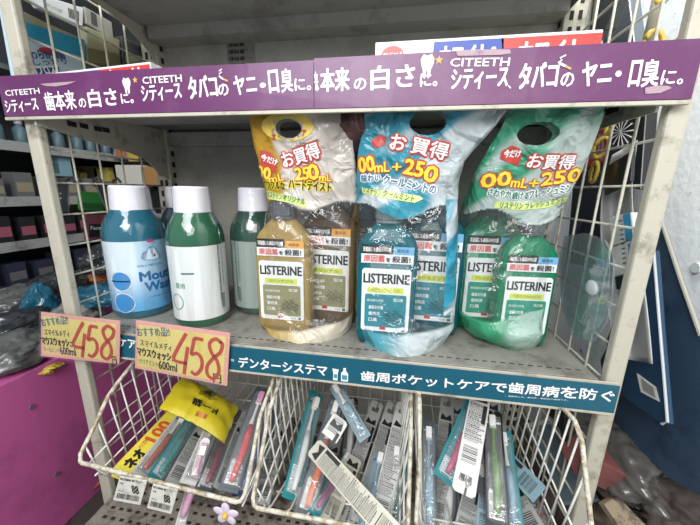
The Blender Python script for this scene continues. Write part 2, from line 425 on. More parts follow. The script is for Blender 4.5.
p = at(333, 380, y=YS); q = at(341, 381, y=YS)
prism(b, [(p.x+a, YS, p.z+c) for a, c in ((0, 0), (.007, -.0002), (.0075, .012), (.009, .019), (-.001, .020), (.0005, .012))], (0, .0003, 0))
prism(b, [(q.x+a, YS, q.z+c) for a, c in ((0, 0), (.011, 0), (.011, .014), (.0075, .018), (.0075, .023), (.0035, .023), (.0035, .018), (0, .014))], (0, .0003, 0))
put(s3, 'lettering', b, whitei)
b = NB()
for xx, zz, w, h in ((p.x+.0015, p.z+.004, .005, .007), (q.x+.0015, q.z+.003, .008, .008)): bb(b, xx, xx+w, YS-.0004, YS-.0002, zz, zz+h)
put(s3, 'product_picture', b, mat('blue_picture', '#3d8ea0', .5))

# ------------------------------------------------------------------ price cards
pink = mat('pink_card', '#e8a79a', .6); yellowc = mat('yellow_card', '#e3d27e', .6, dirt=('#d8bf60', 30))
cred = mat('brush_red', '#c04436', .5)
def price_card(c4, lines, label):
    """card held on the lower shelf rail: c4 = photo corners tl, tr, br, bl"""
    Y = -.010
    P = [at(*q, y=Y) for q in c4]
    root = empty('price_card', (P[3]+P[2])/2, label, 'price card', 'handwritten price cards')
    root.location.y = Y
    I = Matrix.Translation(root.location).inverted()
    def ad(n, bm, m): o = flat(n, bm, m, root); o.matrix_parent_inverse = I; return o
    b = NB(); prism(b, P, (0, .0012, 0)); o = obj('card_border', b, pink, root); o.matrix_parent_inverse = I
    def uv(u, v, dy=0):
        return (P[3]*(1-u)+P[2]*u)*(1-v)+(P[0]*(1-u)+P[1]*u)*v+V((0, -dy, 0))
    b = NB(); prism(b, [uv(.03, .06, .0004), uv(.96, .06, .0004), uv(.96, .92, .0004), uv(.03, .92, .0004)], (0, .0003, 0)); ad('card_face', b, yellowc)
    ex = (P[2]-P[3]).normalized(); w = (P[2]-P[3]).length; hh = (P[0]-P[3]).length
    def wr_(bm, s, u, v, ww, h, bold, skew=0):
        o_ = uv(u, v, .0007); ang = math.atan2(ex.z, ex.x)+skew
        lett(bm, s, front(o_.x, o_.y, o_.z, ang), ww*w, h*hh, bold)
    for nm, mm, L_ in lines:
        b = NB()
        for a in L_: wr_(b, *a)
        ad(nm, b, mm)
    # brushed figures 4 5 8
    b = NB(); T = lambda u, v: uv(.965-(.955-u)*1.10, .47+(v-.47)*1.06, .0008)
    for st in ([(.58, .86), (.50, .55), (.47, .34), (.60, .31)], [(.60, .62), (.585, .35), (.575, .10)],
               [(.66, .80), (.645, .62), (.64, .50), (.69, .53), (.735, .45), (.74, .28), (.69, .14), (.64, .18)], [(.66, .80), (.745, .79)],
               [(.915, .78), (.86, .84), (.805, .74), (.83, .58), (.885, .45), (.905, .26), (.86, .12), (.80, .18), (.795, .34), (.85, .50), (.91, .62), (.925, .76), (.90, .80)]):
        ribbon(b, [V(q) for q in spline([T(*s_) for s_ in st], 5)], .0062, th=.0002)
    ad('price_figures', b, cred)
    b = NB(); prism(b, [uv(-.01, -.02, .0022), uv(1.01, -.02, .0022), uv(1.01, 1.03, .0022), uv(-.01, 1.03, .0022)], (0, .0003, 0)); ad('clear_sleeve', b, film('sleeve_film', bump=.12, gloss=.02, haze=.02, scale=12))
    return root
price_card(((41, 312), (120, 321), (119, 364), (41, 356)), [
    ('blue_handwriting', bluei, [('おすすめ品!!', .03, .68, .36, .17, .012, .17)]),
    ('black_handwriting', blackc, [('スマイルメディ', .06, .50, .32, .14, .012), ('マウスウォッシュ', .03, .28, .40, .17, .035), ('600ml', .27, .09, .20, .17, .02), ('円', .93, .0, .05, .16, .02)]),
    ('teal_handwriting', mat('teal_pen', '#2c6a70', .5), [('クールミント', .05, .12, .21, .11, .005)])],
    'leftmost yellow and pink price card reading 458 taped to the left end of the shelf')
price_card(((136, 320), (230, 333), (227, 386), (135, 368)), [
    ('blue_handwriting', bluei, [('おすすめ品!!', .03, .68, .36, .17, .012, .17)]),
    ('black_handwriting', blackc, [('スマイルメディ', .06, .50, .34, .14, .012), ('マウスウォッシュ', .03, .29, .42, .17, .035), ('600ml', .27, .09, .20, .17, .02), ('円', .86, .03, .08, .18, .02)]),
    ('teal_handwriting', mat('teal_pen', '#2c6a70', .5), [('クリアミント', .05, .12, .21, .11, .005)])],
    'yellow and pink price card reading 458 beside the teal strip, below the green mouthwash')

# ------------------------------------------------------------------ mouthwash bottles with white caps
def vcol(o, fn, name='print'):
    me = o.data; a = me.color_attributes.new(name, 'FLOAT_COLOR', 'POINT')
    for i, v in enumerate(me.vertices): a.data[i].color = fn(v.co)
whitep = mat('white_cap', '#e6e4ea', .35, bump=.03)
def round_bottle(c, r, h, liquid, label_fn, label, rot=0, cat='mouthwash bottle', group=None):
    root = empty('mouthwash_bottle', c, label, cat, group); root.rotation_euler.z = rot
    prof = [(r*.90, 0), (r*.97, .004), (r, .012), (r, h*.60), (r*.985, h*.665), (r*.925, h*.715), (r*.80, h*.765), (r*.67, h*.81), (r*.60, h*.835)]
    o = obj('bottle_body', lathe(NB(), prof, seg=56), liquid, root, smooth=True)
    capb = [(r*.62, h*.820), (r*.645, h*.825), (r*.64, h*.835), (r*.60, h*.99), (r*.56, h), (r*.05, h)]
    obj('cap', lathe(NB(), capb, seg=56), whitep, root, smooth=False)
    # wrap-round label
    b = NB(); n = 96; rl = r+.0006
    rings = []
    for k in range(41):
        z = .016+(h*.60-.016)*k/40
        rings.append([V((rl*math.cos(i*math.tau/n), rl*math.sin(i*math.tau/n), z)) for i in range(n)])
    loft(b, rings, cap=False)
    lo = obj('wrap_label', b, label_fn[0], root, smooth=True)
    if label_fn[1]: vcol(lo, label_fn[1])
    b = NB(); sh = [(r*1.012, .002), (r*1.02, h*.60), (r*1.01, h*.665), (r*.95, h*.72), (r*.83, h*.77), (r*.70, h*.815), (r*.67, h*.835), (r*.64, h*.985)]
    loft(b, [[V((q*math.cos(i*math.tau/48)*(1+.010*math.sin(7*i+z*60)), q*math.sin(i*math.tau/48)*(1+.010*math.sin(5*i+z*90)), z)) for i in range(48)] for q, z in sh], cap=False)
    obj('shrink_film', b, film('shrink_film', bump=.25, scale=26, gloss=.05, haze=.02), root, smooth=True)
    return root, rl
def cyl_marks(root, rl, name, bm, m, off=.0004):
    """wrap a flat mark (x = arc length from the front, z up, in y=0) round the bottle; front is -y"""
    bmesh.ops.triangulate(bm, faces=bm.faces)
    for it in range(4):
        es = [e for e in bm.edges if e.calc_length() > .005]
        if not es: break
        bmesh.ops.subdivide_edges(bm, edges=es, cuts=1)
    bmesh.ops.triangulate(bm, faces=bm.faces)
    for v in bm.verts:
        a = v.co.x/rl; v.co = V(((rl+off)*math.sin(a), -(rl+off)*math.cos(a), v.co.z))
    return flat(name, bm, m, root)
def printmat(name, rough=.35):
    m = bpy.data.materials.new(name); m.use_nodes = True; n = m.node_tree.nodes; L = m.node_tree.links; b = n['Principled BSDF']
    v = n.new('ShaderNodeVertexColor'); v.layer_name = 'print'; L.new(v.outputs[0], b.inputs['Base Color']); b.inputs['Roughness'].default_value = rough
    return m
pm = printmat('printed_label')
def smooth(a, b, t): t = max(0, min(1, (t-a)/(b-a))); return t*t*(3-2*t)
def mixc(a, b, t): return tuple(x*(1-t)+y*t for x, y in zip(a, b))
C_ = hx
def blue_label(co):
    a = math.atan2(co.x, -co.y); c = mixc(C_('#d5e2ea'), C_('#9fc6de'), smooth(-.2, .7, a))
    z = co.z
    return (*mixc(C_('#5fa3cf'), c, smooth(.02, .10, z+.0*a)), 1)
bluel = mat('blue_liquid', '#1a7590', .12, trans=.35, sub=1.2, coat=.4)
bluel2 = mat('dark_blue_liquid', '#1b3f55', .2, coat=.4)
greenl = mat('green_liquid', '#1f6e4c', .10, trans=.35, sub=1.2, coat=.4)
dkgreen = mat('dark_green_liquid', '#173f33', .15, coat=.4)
R1 = .0515
def blue_front(root, rl, big=True):
    b = NB()
    for s_, x, z, w, h, bo in [('Mouth', .006, .074, .066, .017, .045), ('Wash', .012, .053, .056, .017, .045), ('SMILE MEDICAL', .004, .101, .044, .0038, .0), ('medicated mouthwash', .018, .040, .04, .003, 0)]:
        lett(b, s_, front(x, 0, z), w, h, bo)
    cyl_marks(root, rl, 'lettering', b, mat('navy_ink', '#24639c', .4))
    b = NB()
    for z in (.056, .014):
        n = 30
        pts = [V((-.026+.017*math.cos(i*math.tau/n), 0, z+.02+.017*math.sin(i*math.tau/n))) for i in range(n)]
        prism(b, pts, (0, .0003, 0))
    cyl_marks(root, rl, 'bubble_print', b, mat('bubble_blue', '#3b88c4', .4), .0003)
    b = NB(); bb(b, -.045, -.010, 0, .0003, .0745, .077); cyl_marks(root, rl, 'level_line', b, mat('navy_line', '#20497e', .4), .0007)
    b = NB()
    for z in (.076, .034):
        pts = [V((-.026+.019*math.cos(i*math.tau/30), 0, z+.019*math.sin(i*math.tau/30))) for i in range(31)]
        ribbon(b, pts, .0014)
    cyl_marks(root, rl, 'ring_print', b, whitei, .0006)
    b = NB()
    cl = [(.012, .148), (.016, .143), (.032, .141), (.045, .143), (.047, .150), (.041, .155), (.040, .163), (.034, .169), (.026, .168), (.022, .161), (.015, .157)]; cl = [(a, c-.030) for a, c in cl]
    prism(b, [(x, 0, z) for x, z in cl], (0, .0003, 0)); cyl_marks(root, rl, 'cloud_emblem', b, mat('emblem_blue', '#7fb5d2', .4), .0004)
    b = NB(); prism(b, [(x+.0, 0, z) for x, z in [(a*.82+.0055, c*.82+.022) for a, c in cl]], (0, .0003, 0)); cyl_marks(root, rl, 'cloud_emblem', b, mat('emblem_light', '#cfe2ec', .4), .0006)
    b = NB(); bb(b, .031, .037, 0, .0003, .120, .1215); bb(b, .0332, .0348, 0, .0003, .1178, .1237)
    cyl_marks(root, rl, 'red_cross', b, mat('pink_ink', '#c44a74', .4), .0008); b = NB()
    for s in (0,):
        pts = [V((.030+.0065*math.cos(i*math.tau/20), 0, .1485+.0028*math.sin(i*math.tau/20))) for i in range(20)]; prism(b, pts, (0, .0003, 0))
    cyl_marks(root, rl, 'pink_mark', b, mat('pink_ink', '#c44a74', .4), .0008)
def back_panel_marks(root, rl, x0=.038, dark=mat('dark_green_ink', '#2a4a3c', .5), line=True):
    b = NB()
    for i in range(9): lett(b, '薬用洗口液ご使用方法効能'[i % 6:i % 6+5], front(x0+.0005*0, 0, .16-i*.0125, -math.pi/2), None, .0042, 0)
    for i in range(6): lett(b, '成分表示添加物水'[i % 4:i % 4+4], front(x0+.008, 0, .15-i*.013, -math.pi/2), None, .0036, 0)
    for i in range(14): bb(b, x0+.001, x0+.011, 0, .0003, .03+i*.0021, .031+i*.0021)
    cyl_marks(root, rl, 'small_print', b, dark)
    if line:
        b = NB(); bb(b, -.026, -.004, 0, .0003, .101, .1035); cyl_marks(root, rl, 'green_line', b, mat('green_line', '#1e7a55', .5))
        b = NB(); ribbon(b, [V((-.040+.012*math.cos(i*math.tau/30), 0, .05+.014*math.sin(i*math.tau/30))) for i in range(31)], .0014)
        lett(b, '薬用', front(-.040, 0, .075), .018, .01, .01); cyl_marks(root, rl, 'green_emblem', b, mat('green_emblem', '#4a9a78', .5))
    b = NB(); bb(b, -math.pi*rl*.98, math.pi*rl*.98, 0, .0003, .1500, .1510); cyl_marks(root, rl, 'border_line', b, dark)
ZD = .0302
r_, rl_ = round_bottle((.083, .099, ZD), R1*1.02, .248, bluel, (pm, blue_label), 'blue mouthwash bottle with white cap, nearest one at the left end of the shelf', .62)
blue_front(r_, rl_)
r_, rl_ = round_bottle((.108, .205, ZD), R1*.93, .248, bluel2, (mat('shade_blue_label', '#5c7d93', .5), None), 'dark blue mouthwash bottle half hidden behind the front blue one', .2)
r_, rl_ = round_bottle((.2255, .082, ZD), R1*.93, .248, greenl, (mat('white_back_label', '#dcdfdd', .45), None), 'clear green mouthwash bottle with blank white label and white cap', .55)
back_panel_marks(r_, rl_)
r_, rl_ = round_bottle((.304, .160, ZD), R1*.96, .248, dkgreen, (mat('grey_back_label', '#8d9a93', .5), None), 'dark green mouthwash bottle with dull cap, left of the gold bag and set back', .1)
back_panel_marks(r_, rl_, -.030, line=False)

# ------------------------------------------------------------------ ribbed square bottles and the bags they are packed in
def super_ring(cx, cy, a, b_, z, e=4.2, n=48):
    out = []
    for i in range(n):
        t = i*math.tau/n; c, s = math.cos(t), math.sin(t)
        out.append(V((cx+a*math.copysign(abs(c)**(2/e), c), cy+b_*math.copysign(abs(s)**(2/e), s), z)))
    return out
def square_bottle(loc, w, d, h, liquid, capm, panel, label, rot=0, subtitle='リステリン', top='LISTERINE', grp=None, ylab=True, lx=0, bannertxt='マウスウォッシュ'):
    root = empty('mouthwash_bottle', loc, label, 'mouthwash bottle', grp); root.rotation_euler.z = rot
    a, b_ = w/2, d/2
    pr = [(.92, .90, 0, 5), (1, 1, .012*h/.2, 5), (1, 1, .56*h, 5), (.975, .97, .565*h, 5), (.975, .97, .575*h, 5), (1, 1, .58*h, 5), (1, 1, .62*h, 5), (.97, .97, .625*h, 5), (.97, .97, .635*h, 5), (.99, .99, .64*h, 4.5), (.95, .95, .69*h, 4),
          (.85, .88, .73*h, 3.4), (.66, .76, .775*h, 2.8), (.48, .62, .81*h, 2.3), (.40, .40*w/d, .835*h, 2), (.39, .39*w/d, .87*h, 2)]
    B = NB(); loft(B, [super_ring(0, 0, a*p, b_*q, z, e) for p, q, z, e in pr])
    body = obj('bottle_body', B, liquid, root, smooth=True)
    B = NB(); rc = .44*a; n = 40
    loft(B, [[V(((rr+(.0006 if i % 2 else 0))*math.cos(i*math.tau/n), (rr+(.0006 if i % 2 else 0))*math.sin(i*math.tau/n), z)) for i in range(n)] for rr, z in ((rc, .845*h), (rc*1.02, .85*h), (rc*.98, .99*h), (rc*.9, h), (rc*.1, h))])
    obj('cap', B, capm, root)
    B = NB(); rr = .45*a; loft(B, [[V((rr*math.cos(i*math.tau/30), rr*math.sin(i*math.tau/30), z)) for i in range(30)] for z in (.825*h, .842*h)]); obj('cap_ring', B, capm, root)
    y = -b_-.0006
    lw = w*.80; x0 = -lw/2+lx; z0, z1 = .10*h, .535*h
    def rr_(x0, x1, z0, z1, r, yy, th=.0003):
        pts = []
        for cx_, cz_, a0 in ((x1-r, z1-r, 0), (x0+r, z1-r, 90), (x0+r, z0+r, 180), (x1-r, z0+r, 270)):
            for k in range(5): t = math.radians(a0+k*22.5); pts.append((cx_+r*math.cos(t), yy, cz_+r*math.sin(t)))
        B = NB(); prism(B, pts, (0, th, 0)); return B
    obj('front_label', rr_(x0, x0+lw, z0, z1, .005, y), mat('label_white', '#e2e4e2', .4), root)
    H = z1-z0
    obj('label_panel', rr_(x0+lw*.07, x0+lw*.93, z0+H*.07, z0+H*.60, .003, y-.0003), panel, root)
    B = NB(); lett(B, top, front(x0+lw*.035, y-.0004, z0+H*.775), lw*.93, H*.145, .03); flat('brand_lettering', B, blackc, root)
    B = NB(); bb(B, x0+lw*.12, x0+lw*.86, y-.0004, y-.0002, z0+H*.625, z0+H*.715); flat('banner', B, mat('lime_banner', '#cfd654', .5), root)
    B = NB(); lett(B, bannertxt, front(x0+lw*.2, y-.0006, z0+H*.642), lw*.58, H*.055, .01); flat('banner_lettering', B, mat('dark_teal_ink', '#2e5a50', .5), root)
    B = NB()
    for i, t in enumerate(('歯垢の付着', '歯肉炎', '口臭')): lett(B, t, front(x0+lw*.16, y-.0006, z0+H*(.36-.10*i)), lw*(.30, .24, .18)[i], H*.06, .012)
    lett(B, '洗口液', front(x0+lw*.66, y-.0006, z0+H*.50), lw*.20, H*.05, .01); lett(B, '原因菌を殺菌', front(x0+lw*.12, y-.0006, z0+H*.48), lw*.34, H*.04, 0)
    flat('panel_lettering', B, whitei, root)
    B = NB(); random.seed(3)
    for k in range(7):
        xs = x0+lw*(.50+.055*k); zz = z0+H*.12; tip = zz+H*(.16+.12*random.random())
        ribbon(B, [(xs, y-.0005, zz), (xs+lw*.03, y-.0005, tip)], .0009)
        for j in range(5):
            t = .25+.17*j; px_, pz_ = xs+lw*.03*t, zz+(tip-zz)*t; s = 1 if j % 2 else -1
            prism(B, [(px_, y-.0005, pz_), (px_+s*.0022, y-.0005, pz_+.003), (px_+s*.0036, y-.0005, pz_+.0028), (px_+s*.0026, y-.0005, pz_+.0008)], (0, .0001, 0))
    flat('herb_drawing', B, mat('herb_ink_'+panel.name, tuple(c*.30 for c in panel.node_tree.nodes['Principled BSDF'].inputs[0].default_value[:3]), .5), root)
    B = NB(); bb(B, x0+lw*.40, x0+lw*.52, y-.0008, y-.0005, z0+H*.03, z0+H*.085); flat('red_mark', B, redi, root)
    B = NB(); bb(B, x0+lw*.86, x0+lw*.93, y-.0008, y-.0005, z0+H*.015, z0+H*.06); lett(B, '内容量', front(x0+lw*.70, y-.0005, z0+H*.02), lw*.12, H*.03, 0); flat('grey_mark', B, greyi, root)
    # upper label
    u0, u1 = .545*h+.006, .69*h
    U = u1-u0; uw = w*.84; ux = -uw/2+lx
    B = NB(); prism(B, [(ux, y, u0), (ux+uw, y, u0), (ux+uw, y, u0+U*.5), (ux, y, u0+U*.5)], (0, .0003, 0)); flat('slogan_label', B, mat('label_white', '#e2e4e2', .4), root)
    B = NB(); prism(B, [(ux, y, u0+U*.5), (ux+uw*.62, y, u0+U*.5), (ux+uw*.58, y, u0+U), (ux, y, u0+U)], (0, .0003, 0)); flat('slogan_label', B, blackc, root)
    B = NB(); prism(B, [(ux+uw*.60, y-.0004, u0+U*.5), (ux+uw, y-.0004, u0+U*.5), (ux+uw, y-.0004, u0+U*.92), (ux+uw*.62, y-.0004, u0+U*.92)], (0, .0003, 0)); flat('slogan_tab', B, mat('tab_'+panel.name, '#e3a54f' if 'gold' in panel.name else '#6fa9cf', .5), root)
    B = NB(); lett(B, '浮遊菌にも歯垢の中の菌', front(ux+uw*.03, y-.0006, u0+U*.62), uw*.54, U*.26, .01); flat('slogan_lettering', B, whitei, root)
    B = NB(); lett(B, '原因菌', front(ux+uw*.05, y-.0006, u0+U*.08), uw*.40, U*.36, .02); flat('red_lettering', B, mat('slogan_red', '#cf4b45', .5), root)
    B = NB(); lett(B, 'を', front(ux+uw*.48, y-.0006, u0+U*.10), uw*.08, U*.22, .03); lett(B, '殺菌!', front(ux+uw*.60, y-.0006, u0+U*.08), uw*.34, U*.34, .02); lett(B, '薬用液', front(ux+uw*.68, y-.0008, u0+U*.62), uw*.22, U*.18, .0)
    flat('slogan_lettering', B, blackc, root)
    return root
goldl = mat('gold_liquid', '#c4a866', .10, trans=.45, sub=1.15, coat=.5)
brownl = mat('brown_liquid', '#77624a', .12, trans=.35, sub=1.15, coat=.5)
tealq = mat('teal_liquid', '#12707c', .08, trans=.40, sub=1.15, coat=.6)
tealq2 = mat('deep_teal_liquid', '#11606c', .10, trans=.3, sub=1.15, coat=.6)
grnq = mat('emerald_liquid', '#1f9266', .08, trans=.4, sub=1.15, coat=.6)
grnq2 = mat('deep_emerald_liquid', '#1a9264', .10, trans=.3, sub=1.15, coat=.6)
pgold = mat('label_gold_panel', '#8d8a66', .5); pteal = mat('label_teal_panel', '#25808d', .5); pgrn = mat('label_green_panel', '#2b8f76', .5)
capgrey = mat('smoked_cap', '#6f7274', .2, metal=.3, trans=.2); capblk = mat('black_cap', '#2a2c2c', .25, coat=.5); capclr = mat('clear_cap', '#a9b6b6', .15, trans=.6, sub=1.2)
gB = .0325
B1 = square_bottle((.3985, .074, gB), .096, .046, .238, goldl, capgrey, pgold, 'small gold mouthwash bottle in front in the gold bag', .02, bannertxt='リステリン オリジナル')
B2 = square_bottle((.466, .132, gB), .104, .060, .262, brownl, capgrey, pgold, 'large brown mouthwash bottle behind the small gold one in its bag', -.05, bannertxt='オリジナル')
B3 = square_bottle((.574, .062, gB), .094, .046, .238, tealq, capclr, pteal, 'small teal mouthwash bottle in front in the teal bag', .02, bannertxt='リステリン クールミント')
B4 = square_bottle((.650, .122, gB), .104, .060, .262, tealq2, capclr, pteal, 'large teal mouthwash bottle behind the small teal one in its bag', -.05, bannertxt='クールミント')
B5 = square_bottle((.792, .098, gB), .086, .044, .220, grnq, capgrey, pgrn, 'small emerald mouthwash bottle in front in the green bag', .06, bannertxt='リステリン フレッシュミント')
B6 = square_bottle((.750, .160, gB), .104, .060, .250, grnq2, capgrey, pgrn, 'large emerald mouthwash bottle behind the small emerald one in its bag', .05, bannertxt='フレッシュミント')

def bag(rows, yb, depth, fn, label, handle=None, seed=0, nz=170, nu=230, crump=1.0, tip=None):
    """closed film bag lofted from bottom to top. rows: (photo y, left x, right x) at distance yb(t)"""
    R = []
    for py, l, r in rows:
        p = at(l, py, y=yb); q = at(r, py, y=yb); R.append(((p.z+q.z)/2, p.x, q.x))
    R.sort(); z0, z1 = R[0][0], R[-1][0]
    def ev(z):
        for a, b_ in zip(R, R[1:]):
            if a[0] <= z <= b_[0]+1e-9:
                t = smooth(0, 1, (z-a[0])/(b_[0]-a[0])) if False else (z-a[0])/(b_[0]-a[0]); return a[1]*(1-t)+b_[1]*t, a[2]*(1-t)+b_[2]*t
        return R[-1][1:]
    B = NB(); rings = []; meta = []
    for k in range(nz+1):
        t = k/nz; z = z0+(z1-z0)*t; l, r = ev(z); cx = (l+r)/2; a = (r-l)/2
        dd = depth[0]*(1-smooth(.50, .92, t))+.007*smooth(.5, .92, t)
        dd *= smooth(-.10, .10, t)
        cy = depth[1]+(.030-depth[1])*smooth(.52, .97, t)
        ring = []
        for i in range(nu):
            th = i*math.tau/nu; c, s = math.cos(th), math.sin(th)
            x = cx+a*math.copysign(abs(c)**.62, c); y = cy+dd*math.copysign(abs(s)**.7, s)
            nn = noise.noise(V((x*26+seed, z*20, s*1.4)))+.55*abs(noise.noise(V((x*60+seed, z*44+x*40, s*2))))
            amp = (.0055*(1-.5*smooth(.8, .2, t)))*crump
            y += amp*nn*(1 if s > 0 else 1)*(.25+abs(s)); x += .35*amp*noise.noise(V((z*38, seed+5, c)))
            zz = z
            if tip and t < .14:
                # the loose bottom flap hangs forward to a point
                f = (1-t/.14)**1.3; fx = max(0, 1-abs(x-tip[0])/.085)
                if s < 0: zz -= tip[1]*f*fx; y -= tip[2]*f*fx*min(1, abs(s)*1.5)
            ring.append(V((x, y, zz))); meta.append((c, s, t, x, z, l, r))
        rings.append(ring)
    loft(B, rings, cap=False)
    root = empty('gift_bag', ((R[0][1]+R[0][2])/2, yb, z0), label, 'plastic bag', 'clear carrier bags of mouthwash')
    me = bpy.data.meshes.new('bag_film'); B.to_mesh(me)
    a = me.color_attributes.new('print', 'FLOAT_COLOR', 'POINT')
    for i, (c, s, t, x, z, l, r) in enumerate(meta):
        col, al = fn((x-l)/(r-l+1e-9), t, s, x, z); a.data[i].color = (*col, al)
    if handle:
        hxp, hzp, rx, rz = handle
        dead = [f for f in B.faces if ((f.calc_center_median().x-hxp)/rx)**2+((f.calc_center_median().z-hzp)/rz)**2 < 1]
        me2 = bmesh.new(); me2.from_mesh(me); me2.faces.ensure_lookup_table()
        idx = {tuple(round(v, 5) for v in f.calc_center_median()) for f in dead}
        bmesh.ops.delete(me2, geom=[f for f in me2.faces if tuple(round(v, 5) for v in f.calc_center_median()) in idx], context='FACES')
        for v in me2.verts:
            if v.is_boundary and ((v.co.x-hxp)/rx)**2+((v.co.z-hzp)/rz)**2 < 2.2:
                d_ = math.sqrt(((v.co.x-hxp)/rx)**2+((v.co.z-hzp)/rz)**2)
                v.co.x = hxp+(v.co.x-hxp)/d_; v.co.z = hzp+(v.co.z-hzp)/d_
        me2.to_mesh(me); me2.free()
    B.free()
    me.materials.append(film('bag_film', gloss=.05, bump=.9, scale=24, haze=.02, attr='print', rough=.07, dist=.012))
    o = bpy.data.objects.new('bag_film', me); COL.objects.link(o); o.parent = root
    o.matrix_parent_inverse = Matrix.Translation(root.location).inverted()
    for p in me.polygons: p.use_smooth = True
    t_ = BVHTree.FromPolygons([v.co for v in me.vertices], [tuple(p.vertices) for p in me.polygons])
    return root, t_
def bag_text(root, tree, name, items, m, yb, off, grow=0):
    """items: text, lower-left px, lower-right px, height px"""
    b = NB()
    for s_, p0, p1, hp, bo in items:
        p = at(*p0, y=yb); q = at(*p1, y=yb); t = at(p0[0], p0[1]-hp, y=yb); d = q-p
        lett(b, s_, front(p.x, -.25, p.z, math.atan2(d.z, d.x)), d.length, (t-p).length, bo+grow)
    drape(b, tree, (0, 1, 0), off, 0)
    put(root, name, b, m)
def bag_poly(root, tree, name, polys, m, yb, off):
    b = NB()
    for poly in polys:
        vs = []
        for q in poly: p = at(*q, y=yb); vs.append(b.verts.new((p.x, -.25, p.z)))
        b.faces.new(vs)
    bmesh.ops.triangulate(b, faces=b.faces)
    drape(b, tree, (0, 1, 0), off, 0); put(root, name, b, m)
yel = mat('yellow_ink', '#e8cf3d', .4); redo = mat('outline_red', '#b8433c', .4); whi = mat('bag_white_ink', '#f0ecea', .4); lime = mat('lime_ribbon', '#cdd982', .4); dkg = mat('ribbon_ink', '#2c6656', .4)
navyo = mat('navy_outline', '#3a5470', .4)
def swirl(x, z, k=0): return noise.noise(V((x*14+k, z*30-x*24, k)))
def gold_fn(u, t, s, x, z):
    if s > .15: return (C_('#d8d2c4'), .0 if .16 < t < .55 else .45)
    if t < .15: return (mixc(C_('#e3bf6a'), C_('#efe3cf'), smooth(.15, .75, u)), .84*(1-smooth(.070, .082, t-.05*u)))
    if t > .63+.02*math.sin(u*9):
        w = smooth(.22, .30, u+.05*swirl(x, z)); c = mixc(C_('#c99a2c'), C_('#e6ddd2'), w)
        return (c, (.9-.35*smooth(.68, .78, u)*smooth(.80, .85, t))*smooth(.63, .645, t-.02*math.sin(u*9)))
    return (C_('#d8b868'), .25 if u < .05 or u > .96 else .0)
def blue_fn(u, t, s, x, z):
    if s > .15: return (C_('#8fc3cf'), .15 if .16 < t < .55 else .5)
    if t < .17: return (mixc(C_('#58aebf'), C_('#dbe4e6'), smooth(.25, .6, u+.12*swirl(x, z, 2))), .84*(1-smooth(.075, .088, t-.04*u)))
    if u > .86 and t < .66: return (mixc(C_('#2f9fbe'), C_('#dfeaee'), smooth(-.1, .25, swirl(x, z, 5))), .92)
    if t > .61+.03*math.sin(u*8+1):
        g = smooth(-.15, .30, swirl(x, z, 3)+.9*(u-.35)); return (mixc(C_('#3f9fb5'), C_('#d3dcdf'), g), .88)
    return (C_('#8fc3cf'), .0)
def green_fn(u, t, s, x, z):
    if s > .15: return (C_('#7fc7a6'), .12 if .2 < t < .5 else .5)
    if t < .20: return (mixc(C_('#3fa97c'), C_('#c9e4d6'), smooth(.3, .65, u+.15*swirl(x, z, 8))), .80*(1-smooth(.14, .155, t-.05*u+.03*math.sin(u*5))))
    if t > .59+.03*math.sin(u*7):
        g = smooth(-.25, .25, swirl(x, z, 9)+.8*(u-.20)-.7*smooth(.84, .97, t)); return (mixc(C_('#3fa27d'), C_('#cbd8d3'), g), .82)
    return (C_('#7fc7a6'), .0)
Yg = .035
g1, T1 = bag([(108, 250, 350), (135, 252, 352), (165, 255, 354), (200, 258, 356), (225, 253, 352), (260, 251, 349), (300, 251, 348), (335, 252, 345), (347, 257, 338)], Yg, (.062, .100), gold_fn,
             'gold and clear carrier bag of two mouthwash bottles, left of the teal bag', handle=(at(291, 137, y=Yg).x, at(291, 130, y=Yg).z, .019, .012), seed=1, tip=(at(300, 340, y=Yg).x, .034, .056))
bag_poly(g1, T1, 'round_badge', [[(290+26*math.cos(a)*1, 118+14*math.sin(a)+10) for a in [i*math.tau/20 for i in range(20)]]], mat('badge_yellow', '#e5c65a', .4), Yg, .0008)
bag_text(g1, T1, 'badge_lettering', [('オーラルケア', (274, 141), (309, 137), 6, .02)], redo, Yg, .0016)
bag_poly(g1, T1, 'speech_mark', [[(260, 150), (270, 152), (277, 162), (275, 172), (266, 173), (259, 166)]], redo, Yg, .0008)
bag_text(g1, T1, 'speech_lettering', [('今だけ', (260, 160), (276, 166), 7, .03)], whi, Yg, .0016)
for nm, mm, gr, of in (('offer_outline', redo, .09, .0010), ('offer_lettering', whi, .0, .0020)):
    bag_text(g1, T1, nm, [('お買得', (284, 168), (322, 158), 15, .02)], mm, Yg, of, gr)
for nm, mm, gr, of in (('volume_outline', redo, .08, .0010), ('volume_lettering', yel, 0, .0020)):
    bag_text(g1, T1, nm, [('00', (253, 176), (268, 180), 12, .04), ('mL', (268, 183), (284, 180), 7, .03), ('25', (295, 180), (309, 179), 12, .04), ('0', (309, 180), (319, 179), 15, .04), ('mL', (319, 181), (331, 181), 7, .04)], mm, Yg, of, gr)
for nm, mm, gr, of in (('slogan_outline', yel, .10, .0010), ('slogan_lettering', blackc, 0, .0020)):
    bag_text(g1, T1, nm, [('パワフルな', (258, 188), (284, 190), 8, .02), ('ハードテイスト', (288, 188), (330, 192), 9, .02)], mm, Yg, of, gr)
bag_poly(g1, T1, 'ribbon_banner', [[(261, 190), (275, 193), (290, 196), (307, 203), (303, 208), (288, 203), (272, 200), (261, 199)]], lime, Yg, .0008)
bag_text(g1, T1, 'banner_lettering', [('リステリン', (263, 197), (280, 200), 6, .015), ('オリジナル', (281, 200), (303, 205), 6, .015)], dkg, Yg, .0016)

